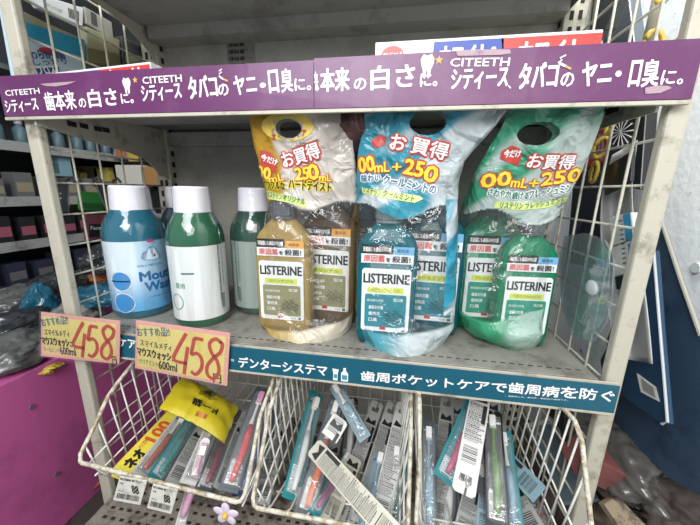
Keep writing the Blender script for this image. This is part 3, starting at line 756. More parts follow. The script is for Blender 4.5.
Yt = .025
g2, T2 = bag([(104, 366, 512), (125, 362, 498), (145, 358, 480), (160, 355, 468), (185, 352, 463), (215, 351, 465), (250, 351, 465), (300, 350, 463), (335, 350, 460), (352, 356, 450)], Yt, (.062, .093), blue_fn,
             'teal and clear carrier bag of two mouthwash bottles in the middle of the shelf', handle=(at(428, 122, y=Yt).x, at(428, 122, y=Yt).z, .024, .016), seed=12, tip=(at(398, 350, y=Yt).x, .034, .056))
for nm, mm, gr, of in (('offer_outline', redo, .09, .0010), ('offer_lettering', whi, .0, .0020)):
    bag_text(g2, T2, nm, [('お', (389, 148), (404, 151), 15, .02), ('買得', (410, 152), (446, 160), 16, .02)], mm, Yt, of, gr)
for nm, mm, gr, of in (('volume_outline', redo, .08, .0010), ('volume_lettering', yel, 0, .0020)):
    bag_text(g2, T2, nm, [('00', (358, 172), (374, 170), 15, .04), ('mL', (374, 172), (389, 171), 10, .03), ('+', (392, 170), (401, 170), 7, .03), ('25', (403, 173), (422, 177), 15, .04), ('0', (423, 180), (436, 183), 16, .04)], mm, Yt, of, gr)
for nm, mm, gr, of in (('slogan_outline', whi, .10, .0010), ('slogan_lettering', mat('slogan_blue', '#2f6f8e', .4), 0, .0020)):
    bag_text(g2, T2, nm, [('味わい', (360, 182), (380, 181), 8, .02), ('クールミントの', (382, 183), (436, 194), 9, .02)], mm, Yt, of, gr)
bag_poly(g2, T2, 'ribbon_banner', [[(360, 187), (378, 190), (395, 192), (420, 196), (424, 199), (415, 203), (395, 200), (376, 196), (361, 193)]], lime, Yt, .0008)
bag_text(g2, T2, 'banner_lettering', [('リステリン', (361, 192), (380, 196), 6, .015), ('クールミント', (382, 196), (414, 202), 6.5, .015)], dkg, Yt, .0016)
bag_poly(g2, T2, 'speech_mark', [[(371, 139), (380, 134), (386, 136), (385, 144), (378, 147), (372, 146)]], redo, Yt, .0008)

Yn = .06
g3, T3 = bag([(106, 508, 591), (128, 496, 588), (150, 486, 585), (170, 478, 584), (195, 473, 577), (220, 469, 570), (250, 466, 564), (290, 463, 559), (325, 461, 555), (345, 470, 552), (352, 490, 548)], Yn, (.069, .126), green_fn,
             'green and clear carrier bag of two mouthwash bottles at the right end of the shelf', handle=(at(528, 138, y=Yn).x, at(528, 138, y=Yn).z, .024, .013), seed=25, tip=(at(515, 350, y=Yn).x, .0, .030))
bag_poly(g3, T3, 'speech_mark', [[(497, 153), (506, 148), (515, 152), (516, 158), (508, 162), (514, 167), (502, 163), (496, 160)]], redo, Yn, .0008)
bag_text(g3, T3, 'speech_lettering', [('今だけ', (499, 159), (514, 159), 7, .03)], whi, Yn, .0016)
for nm, mm, gr, of in (('offer_outline', redo, .09, .0010), ('offer_lettering', whi, .0, .0020)):
    bag_text(g3, T3, nm, [('お', (521, 168), (534, 169), 12, .02), ('買得', (536, 170), (567, 170), 13, .02)], mm, Yn, of, gr)
for nm, mm, gr, of in (('volume_outline', redo, .08, .0010), ('volume_lettering', yel, 0, .0020)):
    bag_text(g3, T3, nm, [('00', (481, 188), (508, 185), 13, .04), ('mL', (508, 187), (523, 188), 9, .03), ('+', (525, 187), (534, 187), 7, .03), ('250', (537, 186), (577, 181), 12, .04)], mm, Yn, of, gr)
for nm, mm, gr, of in (('slogan_outline', whi, .10, .0010), ('slogan_lettering', mat('slogan_green', '#2b7a66', .4), 0, .0020)):
    bag_text(g3, T3, nm, [('さわやか', (487, 195), (508, 198), 7, .02), ('続ける', (510, 199), (526, 199), 7, .02), ('フレッシュミント', (527, 199), (576, 191), 8, .02)], mm, Yn, of, gr)
bag_poly(g3, T3, 'ribbon_banner', [[(496, 201), (520, 203), (545, 202), (571, 196), (570, 201), (545, 208), (520, 210), (494, 208)]], lime, Yn, .0008)
bag_text(g3, T3, 'banner_lettering', [('リステリン', (499, 208), (521, 209), 6, .015), ('フレッシュミント', (524, 209), (565, 203), 5.5, .015)], dkg, Yn, .0016)
bag_text(g3, T3, 'care_mark', [('ORAL CARE', (534, 133), (552, 127), 5, .02)], mat('dull_green', '#1f6a50', .4), Yn, .0016)
def dark_fn(u, t, s, x, z):
    if t > .55: return (mixc(C_('#4a3038'), C_('#6b4a46'), smooth(-.2, .3, swirl(x, z, 3))), .9)
    if t < .35 or (t < .6 and u < .4): return (C_('#8d8a3c'), .75)
    return (C_('#7d7350'), .25)
g4, T4 = bag([(130, 338, 372), (180, 336, 378), (215, 338, 380), (260, 341, 382), (300, 343, 380), (322, 345, 378)], .16, (.03, .215), dark_fn, 'dark olive and maroon carrier bag standing behind, between the gold and teal bags', seed=40, nz=60, nu=80)
bag_text(g4, T4, 'volume_outline', [('25', (340, 190), (356, 190), 9, .05)], yel, .16, .001)
root = square_bottle((.545, .232, gB), .09, .05, .25, brownl, capgrey, pgold, 'brown mouthwash bottle inside the dark olive bag set back on the shelf', 0)

# ------------------------------------------------------------------ toothpaste cartons on the upper shelf
tpw = mat('carton_white', '#e3e1de', .35); tpb = mat('carton_blue', '#24459a', .35); tpr = mat('carton_red', '#cf3b36', .35)
def carton(x0, x1, y0, y1, z0, z1, parts, label, rot=0, group=None):
    c = V(((x0+x1)/2, y0, z0)); root = empty('toothpaste_carton', c, label, 'toothpaste carton', group); root.rotation_euler.z = rot
    w = x1-x0; h = z1-z0
    obj('carton_body', bb(NB(), -w/2, w/2, 0, y1-y0, 0, h), tpw, root, bevel=.001)
    for nm, poly, m_ in parts['poly']:
        b = NB(); prism(b, [(-w/2+u*w, -.0006, v*h) for u, v in poly], (0, .0005, 0)); obj(nm, b, m_, root)
    for nm, s_, u, v, uw, vh, bo, m_ in parts['text']:
        b = NB(); lett(b, s_, front(-w/2+u*w, -.0010, v*h), uw*w, vh*h, bo); flat(nm, b, m_, root)
    return root
pl_ = {'poly': [('blue_panel', [(.32, 0), (.64, 0), (.60, .92), (.32, .92)], tpb), ('red_panel', [(.64, 0), (.995, 0), (.995, .92), (.60, .92)], tpr),
                ('red_oval', [(.10+.075*math.cos(i*math.tau/24), .62+.17*math.sin(i*math.tau/24)) for i in range(24)], tpr)],
       'text': [('white_lettering', 'ホワイト', .34, .36, .25, .50, .03, whitei), ('white_lettering', 'ホワイト', .67, .36, .28, .50, .03, whitei), ('oval_lettering', 'ホワイトニング', .045, .54, .115, .14, .02, whitei)]}
pb = at(150, 61.5, y=.035); pa = at(28, 73, y=.062); pa.z = pb.z; _l = (pb-pa).length; _m = (pa+pb)/2
carton(_m.x-_l/2, _m.x+_l/2, _m.y, _m.y+.042, .4125, pb.z, pl_, 'white toothpaste carton with blue and red panels on the upper shelf, left end', math.atan2(pb.y-pa.y, pb.x-pa.x), None)
pa = at(375, 55, y=.04); pb = at(600, 50, y=.04)
pr_ = {'poly': [('blue_panel', [(.27, 0), (.61, 0), (.59, .93), (.28, .93)], tpb), ('red_panel', [(.62, 0), (.998, 0), (.998, .93), (.58, .93)], tpr),
                ('red_oval', [(.085+.055*math.cos(i*math.tau/24), .70+.20*math.sin(i*math.tau/24)) for i in range(24)], tpr)],
       'text': [('white_lettering', 'ホワイト&', .31, .36, .26, .46, .03, whitei), ('white_lettering', 'ホワイト', .66, .36, .26, .46, .03, whitei), ('oval_lettering', 'ホワイトニング', .04, .62, .09, .14, .02, whitei)]}
carton(pa.x, pb.x, .04, .085, .4125, .4665, pr_, 'long white, blue and red toothpaste carton on the upper shelf, right half', 0)
# notice taped to the back panel
p = at(228, 64, y=.286); q = at(254, 35, y=.286)
n1 = empty('paper_notice', (p.x, .2865, p.z-.02), 'crumpled grey printed notice taped to the back panel above the purple strip', 'notice')
o = obj('paper_sheet', bb(NB(), 0, q.x-p.x, -.001, 0, 0, q.z-p.z+.02), mat('notice_paper', '#8c8a80', .6, dirt=('#4e4b47', 60)), n1)
b = NB()
for i in range(5):
    for j, t in enumerate(('お願い', '商品', '価格')): lett(b, t[:2], front(.004+j*.013, -.0013, .012+i*.0135), .011, .008, .03)
flat('bold_lettering', b, blackc, n1)

# ------------------------------------------------------------------ wire baskets under the shelf
def basket(x0, x1, knee, zf, label, zfr=None, back=.235, group='white wire baskets under the shelf', zb=-.205):
    root = empty('wire_basket', ((x0+x1)/2, .07, zb), label, 'wire basket', group)
    I = Matrix.Translation(root.location).inverted()
    def P(n, b, m):
        o = obj(n, b, m, root, smooth=True); o.matrix_parent_inverse = I; return o
    zfr = zfr or zf
    def side(x, z): return [(x, back, -.022), (x, .04, -.026), (x, knee[0]+.02, knee[1]+.012), (x, knee[0], knee[1]), (x, (knee[0]-.1)/2, (knee[1]+z)/2), (x, -.096, z+.008)]
    zl, zr = zf, zfr
    rim = side(x0, zl)+[(x0+.004, -.101, zl+.001), (x0+.010, -.103, zl), (x1-.010, -.103, zr), (x1-.004, -.101, zr+.001)]+side(x1, zr)[::-1]
    P('rim', tube(NB(), rim, .0031, 8, closed=True), rustm)
    def rimz(y, z):
        pts = [(q[1], q[2]) for q in side(0, z)]
        for a, b in zip(pts, pts[1:]):
            if b[0] <= y <= a[0]: t = (y-a[0])/(b[0]-a[0]+1e-9); return a[1]+(b[1]-a[1])*t
        return z
    for x, z in ((x0, zl), (x1, zr)):
        b = NB(); s = .014 if x == x0 else -.014
        n = 14
        for i in range(n):
            y = -.088+(back+.08)*i/(n-1)
            tube(b, [(x, y, rimz(y, z)), (x+s, y+.004, zb+.03*max(0, -y/.1))], .0015, 5)
        for f in (.35, .7): tube(b, [(x+s*f, -.09, z+(zb-z)*f+.01), (x+s*f, back, -.03+(zb+.03)*f)], .0015, 5)
        P('side_wires', b, wirem)
    b = NB(); n = max(5, int((x1-x0)/.030))
    for i in range(n):
        x = x0+.022+(x1-x0-.044)*i/(n-1)
        tube(b, [(x, -.102, zl+(zr-zl)*(x-x0)/(x1-x0)), (x, -.085, zb+.03), (x, .0, zb), (x, back-.01, zb), (x, back, -.022)], .0015, 5)
    P('floor_wires', b, wirem)
    b = NB()
    for y in (-.05, .02, .09, .16, .22): tube(b, [(x0+.014, y, zb+.03*max(0, -y/.1)-.002), (x1-.014, y, zb+.03*max(0, -y/.1)-.002)], .0015, 5)
    tube(b, [(x0, back, -.08), (x1, back, -.08)], .0015, 5); tube(b, [(x0, back, -.14), (x1, back, -.14)], .0015, 5)
    P('cross_wires', b, wirem)
    return root
basket(.122, .393, (-.040, -.068), -.136, 'left white wire basket holding the yellow pouch and two price tags', -.156)
basket(.405, .622, (-.030, -.060), -.160, 'middle white wire basket packed with grey toothbrush cards')
basket(.632, .834, (-.045, -.030), -.150, 'right white wire basket below the end of the teal strip', -.125)
tagw = mat('tag_paper', '#dcd8cf', .5, dirt=('#9f9788', 60))
def price_tag(c4, label):
    Y = -.109; P = [at(*q, y=Y) for q in c4]; root = empty('price_tag', P[3], label, 'price tag', 'small price tags on the left basket rim')
    root.location = P[3]; I = Matrix.Translation(P[3]).inverted()
    b = NB(); prism(b, P, (0, .0008, 0)); o = obj('tag_card', b, tagw, root); o.matrix_parent_inverse = I
    ex = (P[2]-P[3]); a = math.atan2(ex.z, ex.x); w = ex.length; h = (P[0]-P[3]).length; ez = (P[0]-P[3])/h; ex = ex/w
    def L_(b, s, u, v, uw, vh, bo): q = P[3]+ex*u*w+ez*v*h; lett(b, s, front(q.x, Y-.0003, q.z, a), uw*w, vh*h, bo)
    b = NB(); L_(b, '88', .62, .42, .24, .28, .018); L_(b, '税込価格 歯ブラシ', .06, .86, .8, .08, .01); L_(b, '品番', .08, .70, .14, .07, 0); L_(b, '税込', .1, .40, .2, .06, 0)
    flat('tag_lettering', b, blackc, root).matrix_parent_inverse = I
    b = NB(); random.seed(5); u = .1
    while u < .9:
        t = random.choice((.012, .02, .03)); q = [P[3]+ex*w*uu+ez*h*vv+V((0, -.0003, 0)) for uu, vv in ((u, .12), (u+t, .12), (u+t, .33), (u, .33))]; prism(b, q, (0, .0002, 0)); u += t+random.choice((.015, .025))
    flat('barcode', b, blackc, root).matrix_parent_inverse = I
price_tag(((120, 476), (147, 481), (140, 505), (113, 500)), 'small white 88 price tag with barcode clipped to the basket rim, left of its pair')
price_tag(((153, 484), (178, 490), (171, 514), (147, 508)), 'small white 88 price tag with barcode clipped to the basket rim, right of its pair')

# ------------------------------------------------------------------ toothbrush packs
cardgrey = mat('card_grey', '#a2a19c', .45, dirt=('#8b8984', 50)); cardwhite = mat('card_white', '#c8c6c1', .4, dirt=('#a6a29a', 50))
cardteal = mat('card_teal', '#1f7f86', .4); cardnavy = mat('card_navy', '#23365e', .4); cardblack = mat('card_black', '#232528', .35); carddark = mat('card_slate', '#4a5358', .4, dirt=('#30373b', 40))
cardcream = mat('card_cream', '#b9b4a3', .45, dirt=('#9d9582', 60)); cardblue = mat('card_pale_blue', '#7b949d', .4); cardyel = mat('carton_yellow', '#e2cf4a', .4)
bristle = mat('bristle_white', '#e6e4e0', .7)
brushm = {'coral': '#c4444a', 'orange': '#d2673c', 'teal': '#1d7f80', 'white': '#dedcd8', 'pink': '#d592b4', 'maroon': '#7d3242', 'green': '#5b8040', 'blue': '#7f9fae', 'redbrown': '#a14a3e', 'purple': '#8a5273', 'navy': '#2c4a8a', 'hotpink': '#c95a80'}
for k in list(brushm): brushm[k] = mat('brush_'+k, brushm[k], .25, coat=.4)
def frame(A, B, roll=0, lift=0):
    A = V(A); B = V(B); y = (B-A).normalized(); n = (CAM-(A+B)/2); n = (n-y*n.dot(y)).normalized()
    n = Matrix.Rotation(roll, 3, y) @ n; x = y.cross(n)
    M = Matrix((x, y, n)).transposed().to_4x4(); M.translation = A+n*lift; return M
def euro(w, L, hook=True, corner=.004):
    """outline of a hang card with a J-shaped notch near its top end"""
    h = w/2; p = [(-h, 0), (h, 0), (h, L-corner), (h-corner, L)]
    if hook:
        p += [(h*.25, L), (h*.25, L-.010), (h*.55, L-.014), (h*.50, L-.024), (-h*.55, L-.024), (-h*.60, L-.016), (-h*.25, L-.014), (-h*.05, L-.017), (h*.05, L-.012), (h*.02, L)]
    p += [(-h+corner, L), (-h, L-corner)]
    return p
def small_print(b, w, L, z, seed, lo, hi):
    random.seed(seed)
    y = lo
    while y < hi:
        k = random.random(); ln = random.uniform(.5, .86)*w; t = .0010 if k < .7 else .0019
        x = -w*.43
        while x < -w*.43+ln:
            dl = random.uniform(.001, .004); bb(b, x, min(x+dl, w*.43), y, y+t, z, z+.0001); x += dl+.0007
        y += t+random.uniform(.0008, .0014)
def brush(root, L, hw, col, neck, z, head=None, y0=.012, xoff=0, name='toothbrush'):
    """toothbrush along +y: grip, neck, head, bristles as sub-parts of the pack"""
    r = [(.0, .0035), (.10, .0048), (.28, .0058), (.45, .0060), (.58, .0052)]
    b = NB(); tube(b, [(xoff+.002*math.sin(t*5), y0+L*t, z) for t, _ in r], [q for _, q in r], 10)
    g = obj(name, b, brushm[col], root, smooth=True)
    b = NB(); tube(b, [(xoff, y0+L*.56, z), (xoff, y0+L*.70, z), (xoff, y0+L*.86, z)], [.0050, .0027, .0028], 8); box(b, (xoff, y0+L*.93, z), (.011, L*.15, .004))
    obj('brush_neck', b, brushm[neck], g, bevel=.0012)
    b = NB(); box(b, (xoff, y0+L*.93, z+.006), (.0095, L*.13, .009)); obj('bristles', b, brushm[head] if head else bristle, g, bevel=.001)
def pack(kind, A, B, w, card, label, roll=0, br=None, hook=True, t=.012, seed=0, lift=0, front_up=True, dark_end=False, L=None, flip=False):
    """A, B: world points of the two ends (A the lower)"""
    A = V(A); B = V(B)
    if L: B = A+(B-A).normalized()*L
    M = frame(A, B, roll, lift); L = (B-A).length
    root = empty('toothbrush_pack', label=label, cat='toothbrush pack', group=None, mw=M)
    b = NB(); out = euro(w, L, hook)
    if flip: out = [(x, L-y) for x, y in out][::-1]
    prism(b, [(x, y, -.0004) for x, y in out], (0, 0, .0008)); obj('backing_card', b, card, root)
    if kind == 'back':
        b = NB(); lo, hi = (.010, L-(.055 if hook else .022))
        if flip: lo, hi = .040, L-.022
        small_print(b, w, L, .0005, seed, lo+.030, hi)
        flat('small_print', b, mat('print_ink', '#4a4b4d', .6), root)
        b = NB(); random.seed(seed+1); y = lo
        while y < lo+.024:
            tt = random.choice((.0006, .001, .0014)); bb(b, -w*.36, w*.30, y, y+tt, .0005, .0007); y += tt+random.choice((.0010, .0014, .002))
        flat('barcode', b, blackc, root)
        b = NB(); bb(b, w*.22, w*.42, hi-.03, hi+.0, .0006, .0008); flat('title_bar', b, blackc, root)
        b = NB(); vv = hi+.004
        prism(b, [(-w*.40, vv, .0006), (w*.40, vv, .0006), (w*.30, vv+.012, .0006), (0, vv+.005, .0006), (-w*.3, vv+.012, .0006)], (0, 0, .0002)); flat('arrow_mark', b, blackc if not dark_end else cardblack, root)
        if dark_end:
            b = NB(); bb(b, -w*.5, w*.5, L-.022 if not flip else 0, L if not flip else .022, .0005, .0009); flat('dark_end', b, cardblack, root)
        # shallow tray behind the card
        b = NB(); box(b, (0, L*.48, -t/2-.0006), (w*.80, L*.84, t)); obj('blister', b, blister, root, bevel=.003)
    else:
        b = NB(); box(b, (0, L*.47, t/2+.0006), (w*.84, L*.88, t)); obj('blister', b, blister, root, bevel=.0035)
        if br: brush(root, min(.185, L*.84), w, br[0], br[1], t*.42, br[2] if len(br) > 2 else None)
        b = NB(); small_print(b, w*.8, L, .0006, seed+9, .01, L*.25); 
        flat('small_print', b, whitei if card in (cardteal, cardnavy, cardblack, carddark) else greyi, root)
        b = NB(); bb(b, -w*.42, w*.42, L*.86, L*.88, .0006, .0008); flat('title_bar', b, cardnavy if card not in (cardnavy, cardblack) else whitei, root)
    return root
def PK(kind, a, ya, b_, yb, w, card, label, **k): return pack(kind, at(*a, y=ya), at(*b_, y=yb), w, card, label, **k)
# left basket
p0, p1 = at(123, 470, y=-.080), at(176, 412, y=.055)
M = frame(p0, p1, -.35, -.012); L = (p1-p0).length
tb = empty('toothbrush_carton', label='long yellow carton with red figures at the left side of the left basket', cat='carton', mw=M)
obj('carton_body', bb(NB(), -.016, .016, 0, L, -.010, .010), cardyel, tb, bevel=.001)
b = NB(); lett(b, '100', Matrix.Translation((.011, L*.46, .0106)) @ Matrix.Rotation(math.pi/2, 4, 'Z'), L*.34, .021, .05); flat('red_figures', b, mat('red_figure_ink', '#c9563a', .4), tb)
b = NB(); lett(b, 'ネオ', Matrix.Translation((.010, L*.06, .0106)) @ Matrix.Rotation(math.pi/2, 4, 'Z'), L*.24, .018, .05); flat('black_lettering', b, blackc, tb)
b = NB(); lett(b, 'ハミガキ', Matrix.Translation((-.002, L*.32, .0104)) @ Matrix.Rotation(math.pi/2, 4, 'Z'), L*.13, .008, .02); flat('small_lettering', b, redo, tb)
PK('front', (137, 478), -.085, (185, 415), .06, .026, cardwhite, 'toothbrush pack with red-brown grip next to the yellow carton', br=('redbrown', 'white'), seed=11, lift=.002)
PK('front', (152, 482), -.086, (196, 415), .06, .026, cardteal, 'teal card toothbrush pack with teal brush in the left basket', br=('teal', 'teal'), seed=12, lift=.003, roll=.25)
PK('back', (172, 484), -.085, (207, 420), .06, .024, cardgrey, 'grey printed toothbrush card under the corner of the yellow pouch', seed=13)
PK('front', (188, 488), -.086, (217, 418), .06, .030, cardwhite, 'wide pale toothbrush pack with navy mark, middle of the left basket', br=('white', 'white'), seed=14, lift=.006)
PK('front', (203, 492), -.084, (229, 422), .06, .028, carddark, 'dark toothbrush pack with maroon brush beside the coral one', br=('maroon', 'maroon'), seed=15, roll=.2)
PK('back', (214, 494), -.084, (243, 416), .07, .022, cardgrey, 'narrow grey toothbrush card between maroon and coral brushes', seed=16, lift=.010, roll=.5)
PK('front', (226, 497), -.084, (262, 393), .09, .030, carddark, 'toothbrush pack with coral red grip and pink bristles', br=('coral', 'white', 'pink'), seed=17, lift=.016, hook=False)
PK('front', (240, 497), -.080, (268, 400), .09, .024, cardnavy, 'navy toothbrush pack against the right side of the left basket', br=('navy', 'white'), seed=18)
PK('front', (180, 525), -.100, (193, 482), -.070, .014, cardwhite, 'pink toothbrush poking down through the front of the left basket', br=('pink', 'pink'), seed=19, L=.12, hook=False)
# yellow pouch
Mq = frame(at(188, 432, y=-.005), at(212, 386, y=.11), .1, .022)
po = empty('yellow_pouch', label='glossy yellow foil pouch lying on the toothbrush packs in the left basket', cat='pouch', mw=Mq)
Wp, Lp = .128, .085
b = NB(); n = 28
def pz(u, v):
    e = max(0, (1-abs(2*u-1)**3)*(1-abs(2*v-1)**3)); return .011*e+.0025*noise.noise(V((u*6, v*5, 1)))*e+.0022*noise.noise(V((u*14, v*3, 4)))
for s in (1, -1):
    g = [[b.verts.new(((u-.5)*Wp+.004*noise.noise(V((v*4, u*3, 2))), (v*Lp)+.006*math.sin(u*3)-.012*u, s*pz(u, v)+(.0007 if s > 0 else -.0007))) for u in [i/n for i in range(n+1)]] for v in [j/n for j in range(n+1)]]
    for j in range(n):
        for i in range(n): b.faces.new((g[j][i], g[j][i+1], g[j+1][i+1], g[j+1][i]))
    if s == 1: gtop = g
pouch = obj('pouch_body', b, mat('yellow_foil', '#cdb92a', .28, coat=.3, bump=.25, scale=45), po, smooth=True)
tt = BVHTree.FromPolygons([v.co for v in pouch.data.vertices], [tuple(p.vertices) for p in pouch.data.polygons])
def on_pouch(nm, b, m): drape(b, tt, (0, 0, -1), .0006, 0); flat(nm, b, m, po)
R180 = Matrix.Rotation(math.pi, 4, 'Z')
b = NB(); lett(b, 'ドー猫', Matrix.Translation((.028, .040, .2)) @ R180, .050, .015, .04); on_pouch('black_lettering', b, blackc)
b = NB(); prism(b, [(.0+.012*math.cos(i*.314), .066+.008*math.sin(i*.314), .2) for i in range(20)], (0, 0, .0005)); on_pouch('round_emblem', b, mat('emblem_grey', '#6b6a3a', .4))
b = NB(); bb(b, -.006, .014, .010, .018, .2, .2005); on_pouch('orange_mark', b, orange)
b = NB(); small_print(b, .045, .09, .2, 31, .050, .060); on_pouch('small_print', b, blackc)
# middle basket
PK('front', (290, 500), -.060, (317, 392), .120, .030, cardteal, 'dark teal toothbrush pack with white brush along the left side of the middle basket', br=('white', 'white'), seed=21, roll=.35)
PK('front', (303, 520), -.085, (338, 398), .100, .030, carddark, 'toothbrush pack with orange grip near the left side of the middle basket', br=('orange', 'white'), seed=22, lift=.010, hook=False)
PK('back', (336, 520), -.050, (378, 402), .150, .026, cardgrey, 'grey toothbrush card with hook top, leftmost of the leaning grey cards', seed=23)
PK('back', (357, 524), -.055, (393, 405), .140, .026, cardgrey, 'grey toothbrush card with hook top, second of the leaning grey cards', seed=24, lift=.006)
PK('back', (377, 530), -.060, (404, 408), .130, .030, cardwhite, 'whiter toothbrush card with two hook notches, nearest the right side of the middle basket', seed=25, lift=.016)
PK('back', (402, 545), -.110, (322, 456), -.020, .028, cardcream, 'cream toothbrush card lying diagonally across the front of the middle basket', seed=26, lift=.022, hook=False, L=.17)
PK('back', (300, 508), -.070, (327, 458), .02, .026, cardgrey, 'short grey toothbrush card with large barcode behind the orange brush', seed=27, lift=.000, hook=False, L=.10, dark_end=False)
PK('back', (326, 525), -.085, (350, 470), .0, .026, cardcream, 'grey toothbrush card with barcode under the diagonal cream card', seed=28, lift=.004, hook=False, L=.11)
PK('front', (310, 520), -.09, (337, 474), .0, .018, cardteal, 'toothbrush pack with white neck and purple tip in the middle basket', br=('purple', 'white'), seed=29, lift=.010, L=.13, hook=False)
PK('front', (362, 545), -.09, (376, 478), .0, .026, cardblue, 'pale blue toothbrush pack beneath the diagonal cream card', br=('blue', 'blue'), seed=30, L=.14, hook=False)
PK('front', (367, 442), .020, (334, 384), .10, .022, cardblue, 'pale blue edged toothbrush pack tilted across the back of the middle basket', br=('blue', 'white'), seed=32, lift=.02, L=.11, hook=False)
PK('back', (329, 438), .02, (341, 418), .045, .030, cardwhite, 'small white tag card with barcode and J notch behind the orange brush', seed=33, lift=.022, L=.036, hook=False)
PK('front', (347, 470), .03, (352, 398), .16, .026, cardblack, 'black toothbrush pack upright at the back of the middle basket', br=('white', 'white'), seed=34)
PK('front', (392, 530), -.06, (414, 420), .11, .024, carddark, 'slate toothbrush pack squeezed against the right side of the middle basket', br=('teal', 'white'), seed=35, L=.17)
# right basket
PK('front', (428, 545), -.075, (429, 420), .070, .026, carddark, 'toothbrush pack with pale blue brush along the left side of the right basket', br=('blue', 'blue'), seed=41)
PK('back', (437, 530), -.040, (448, 395), .150, .026, cardgrey, 'grey toothbrush card with hook top at the left back of the right basket', seed=42)
PK('back', (452, 520), .0, (458, 388), .170, .026, cardgrey, 'grey toothbrush card with hook top behind the teal cornered pack', seed=43)
PK('front', (440, 480), -.02, (475, 400), .08, .034, cardteal, 'teal and black toothbrush pack with pink brush lying askew in the right basket', br=('hotpink', 'white'), seed=44, lift=.012, hook=False, L=.13, roll=.3)
PK('back', (462, 500), -.055, (480, 400), .070, .030, cardwhite, 'white toothbrush card standing hook end down at the front of the right basket', seed=45, lift=.028, flip=True)
PK('back', (480, 495), -.02, (493, 402), .10, .026, cardgrey, 'grey toothbrush card with black foot right of the white hook card', seed=46, lift=.008, dark_end=True, flip=True)
PK('front', (498, 530), -.070, (492, 412), .080, .030, cardblack, 'black toothbrush pack with green grip in the right basket', br=('green', 'green'), seed=47, lift=.004)
PK('front', (515, 535), -.060, (503, 430), .080, .026, cardteal, 'teal edged clear toothbrush pack right of the green brush', br=('blue', 'white'), seed=48)
PK('back', (545, 500), -.010, (508, 462), .05, .030, cardblue, 'pale blue toothbrush card with black end leaning to the right side', seed=49, lift=.02, hook=False, dark_end=False, L=.09)
PK('back', (540, 540), -.06, (510, 486), .03, .030, cardgrey, 'grey toothbrush card low in the right corner of the right basket', seed=50, lift=.008, hook=False, L=.11)
PK('back', (460, 545), -.07, (474, 486), .0, .026, cardgrey, 'grey toothbrush card with barcode below the white hook card', seed=51, L=.11, hook=False)
PK('back', (485, 545), -.07, (490, 480), .0, .028, cardblue, 'bluish toothbrush card between the white hook card and green brush', seed=52, L=.11, hook=False)
# fillers lower in the baskets
fill = [
 ('back', (262, 500), -.05, (283, 410), .12, cardgrey, 'grey toothbrush card flat against the left wires of the middle basket'),
 ('back', (345, 535), -.02, (366, 412), .16, cardgrey, 'grey toothbrush card behind the leaning cards in the middle basket'),
 ('front', (330, 530), -.02, (356, 430), .13, carddark, 'slate toothbrush pack deep in the centre of the middle basket'),
 ('back', (312, 520), -.02, (340, 425), .14, cardgrey, 'grey toothbrush card deep behind the orange brush'),
 ('back', (396, 540), -.03, (410, 415), .15, cardgrey, 'grey toothbrush card deep at the right of the middle basket'),
 ('front', (388, 540), -.07, (398, 440), .05, cardblue, 'pale blue toothbrush pack beside the whiter hook card'),
 ('back', (470, 530), .0, (484, 400), .17, cardgrey, 'grey toothbrush card deep behind the white hook card'),
 ('front', (445, 545), -.06, (452, 440), .08, carddark, 'slate toothbrush pack deep in the right basket, right of the pale blue brush'),
 ('back', (505, 540), -.02, (498, 420), .15, cardgrey, 'grey toothbrush card deep behind the green brush'),
 ('back', (530, 545), -.07, (515, 470), .05, carddark, 'slate toothbrush card low beside the right wires of the right basket'),
 ('back', (472, 540), -.05, (464, 450), .08, carddark, 'dark toothbrush card crossing behind the white hook card'),
 ('front', (255, 470), -.02, (272, 400), .12, cardblue, 'pale blue toothbrush pack in the back right corner of the left basket'),
 ('back', (235, 470), -.03, (250, 405), .12, cardgrey, 'grey toothbrush card behind the coral brush'),
 ('back', (160, 478), -.05, (192, 412), .10, cardgrey, 'grey toothbrush card beneath the teal brush in the left basket'),
]
for i, (kd, a, ya, b_, yb, c_, lb) in enumerate(fill):
    PK(kd, a, ya, b_, yb, .028, c_, lb, seed=70+i, lift=-.012, br=('white', 'white') if kd == 'front' else None)
# artificial blossom hanging under the left basket
bc = at(226, 514, y=-.105)
fl = empty('artificial_flower', bc, 'small pale lilac artificial flower below the left basket rim', 'flower')
for i in range(5):
    a = math.pi/2+i*math.tau/5; b = NB()
    bmesh.ops.create_uvsphere(b, u_segments=12, v_segments=8, radius=1, matrix=Matrix.Rotation(-a, 4, 'Y') @ Matrix.Translation((.011, 0, 0)) @ Matrix.Diagonal((.0095, .0018, .0065, 1)))
    obj('petal', b, mat('petal_lilac', '#d6c9da', .6), fl, smooth=True)
b = NB(); bmesh.ops.create_uvsphere(b, u_segments=10, v_segments=8, radius=.0042, matrix=Matrix.Translation((0, -.003, 0))); obj('flower_centre', b, mat('petal_yellow', '#d9a93c', .6), fl, smooth=True)
b = NB(); tube(b, spline([(0, 0, 0), (.002, .004, -.02), (-.004, .01, -.045)]), .001, 6); obj('stem', b, mat('stem_green', '#5c7a45', .6), fl)

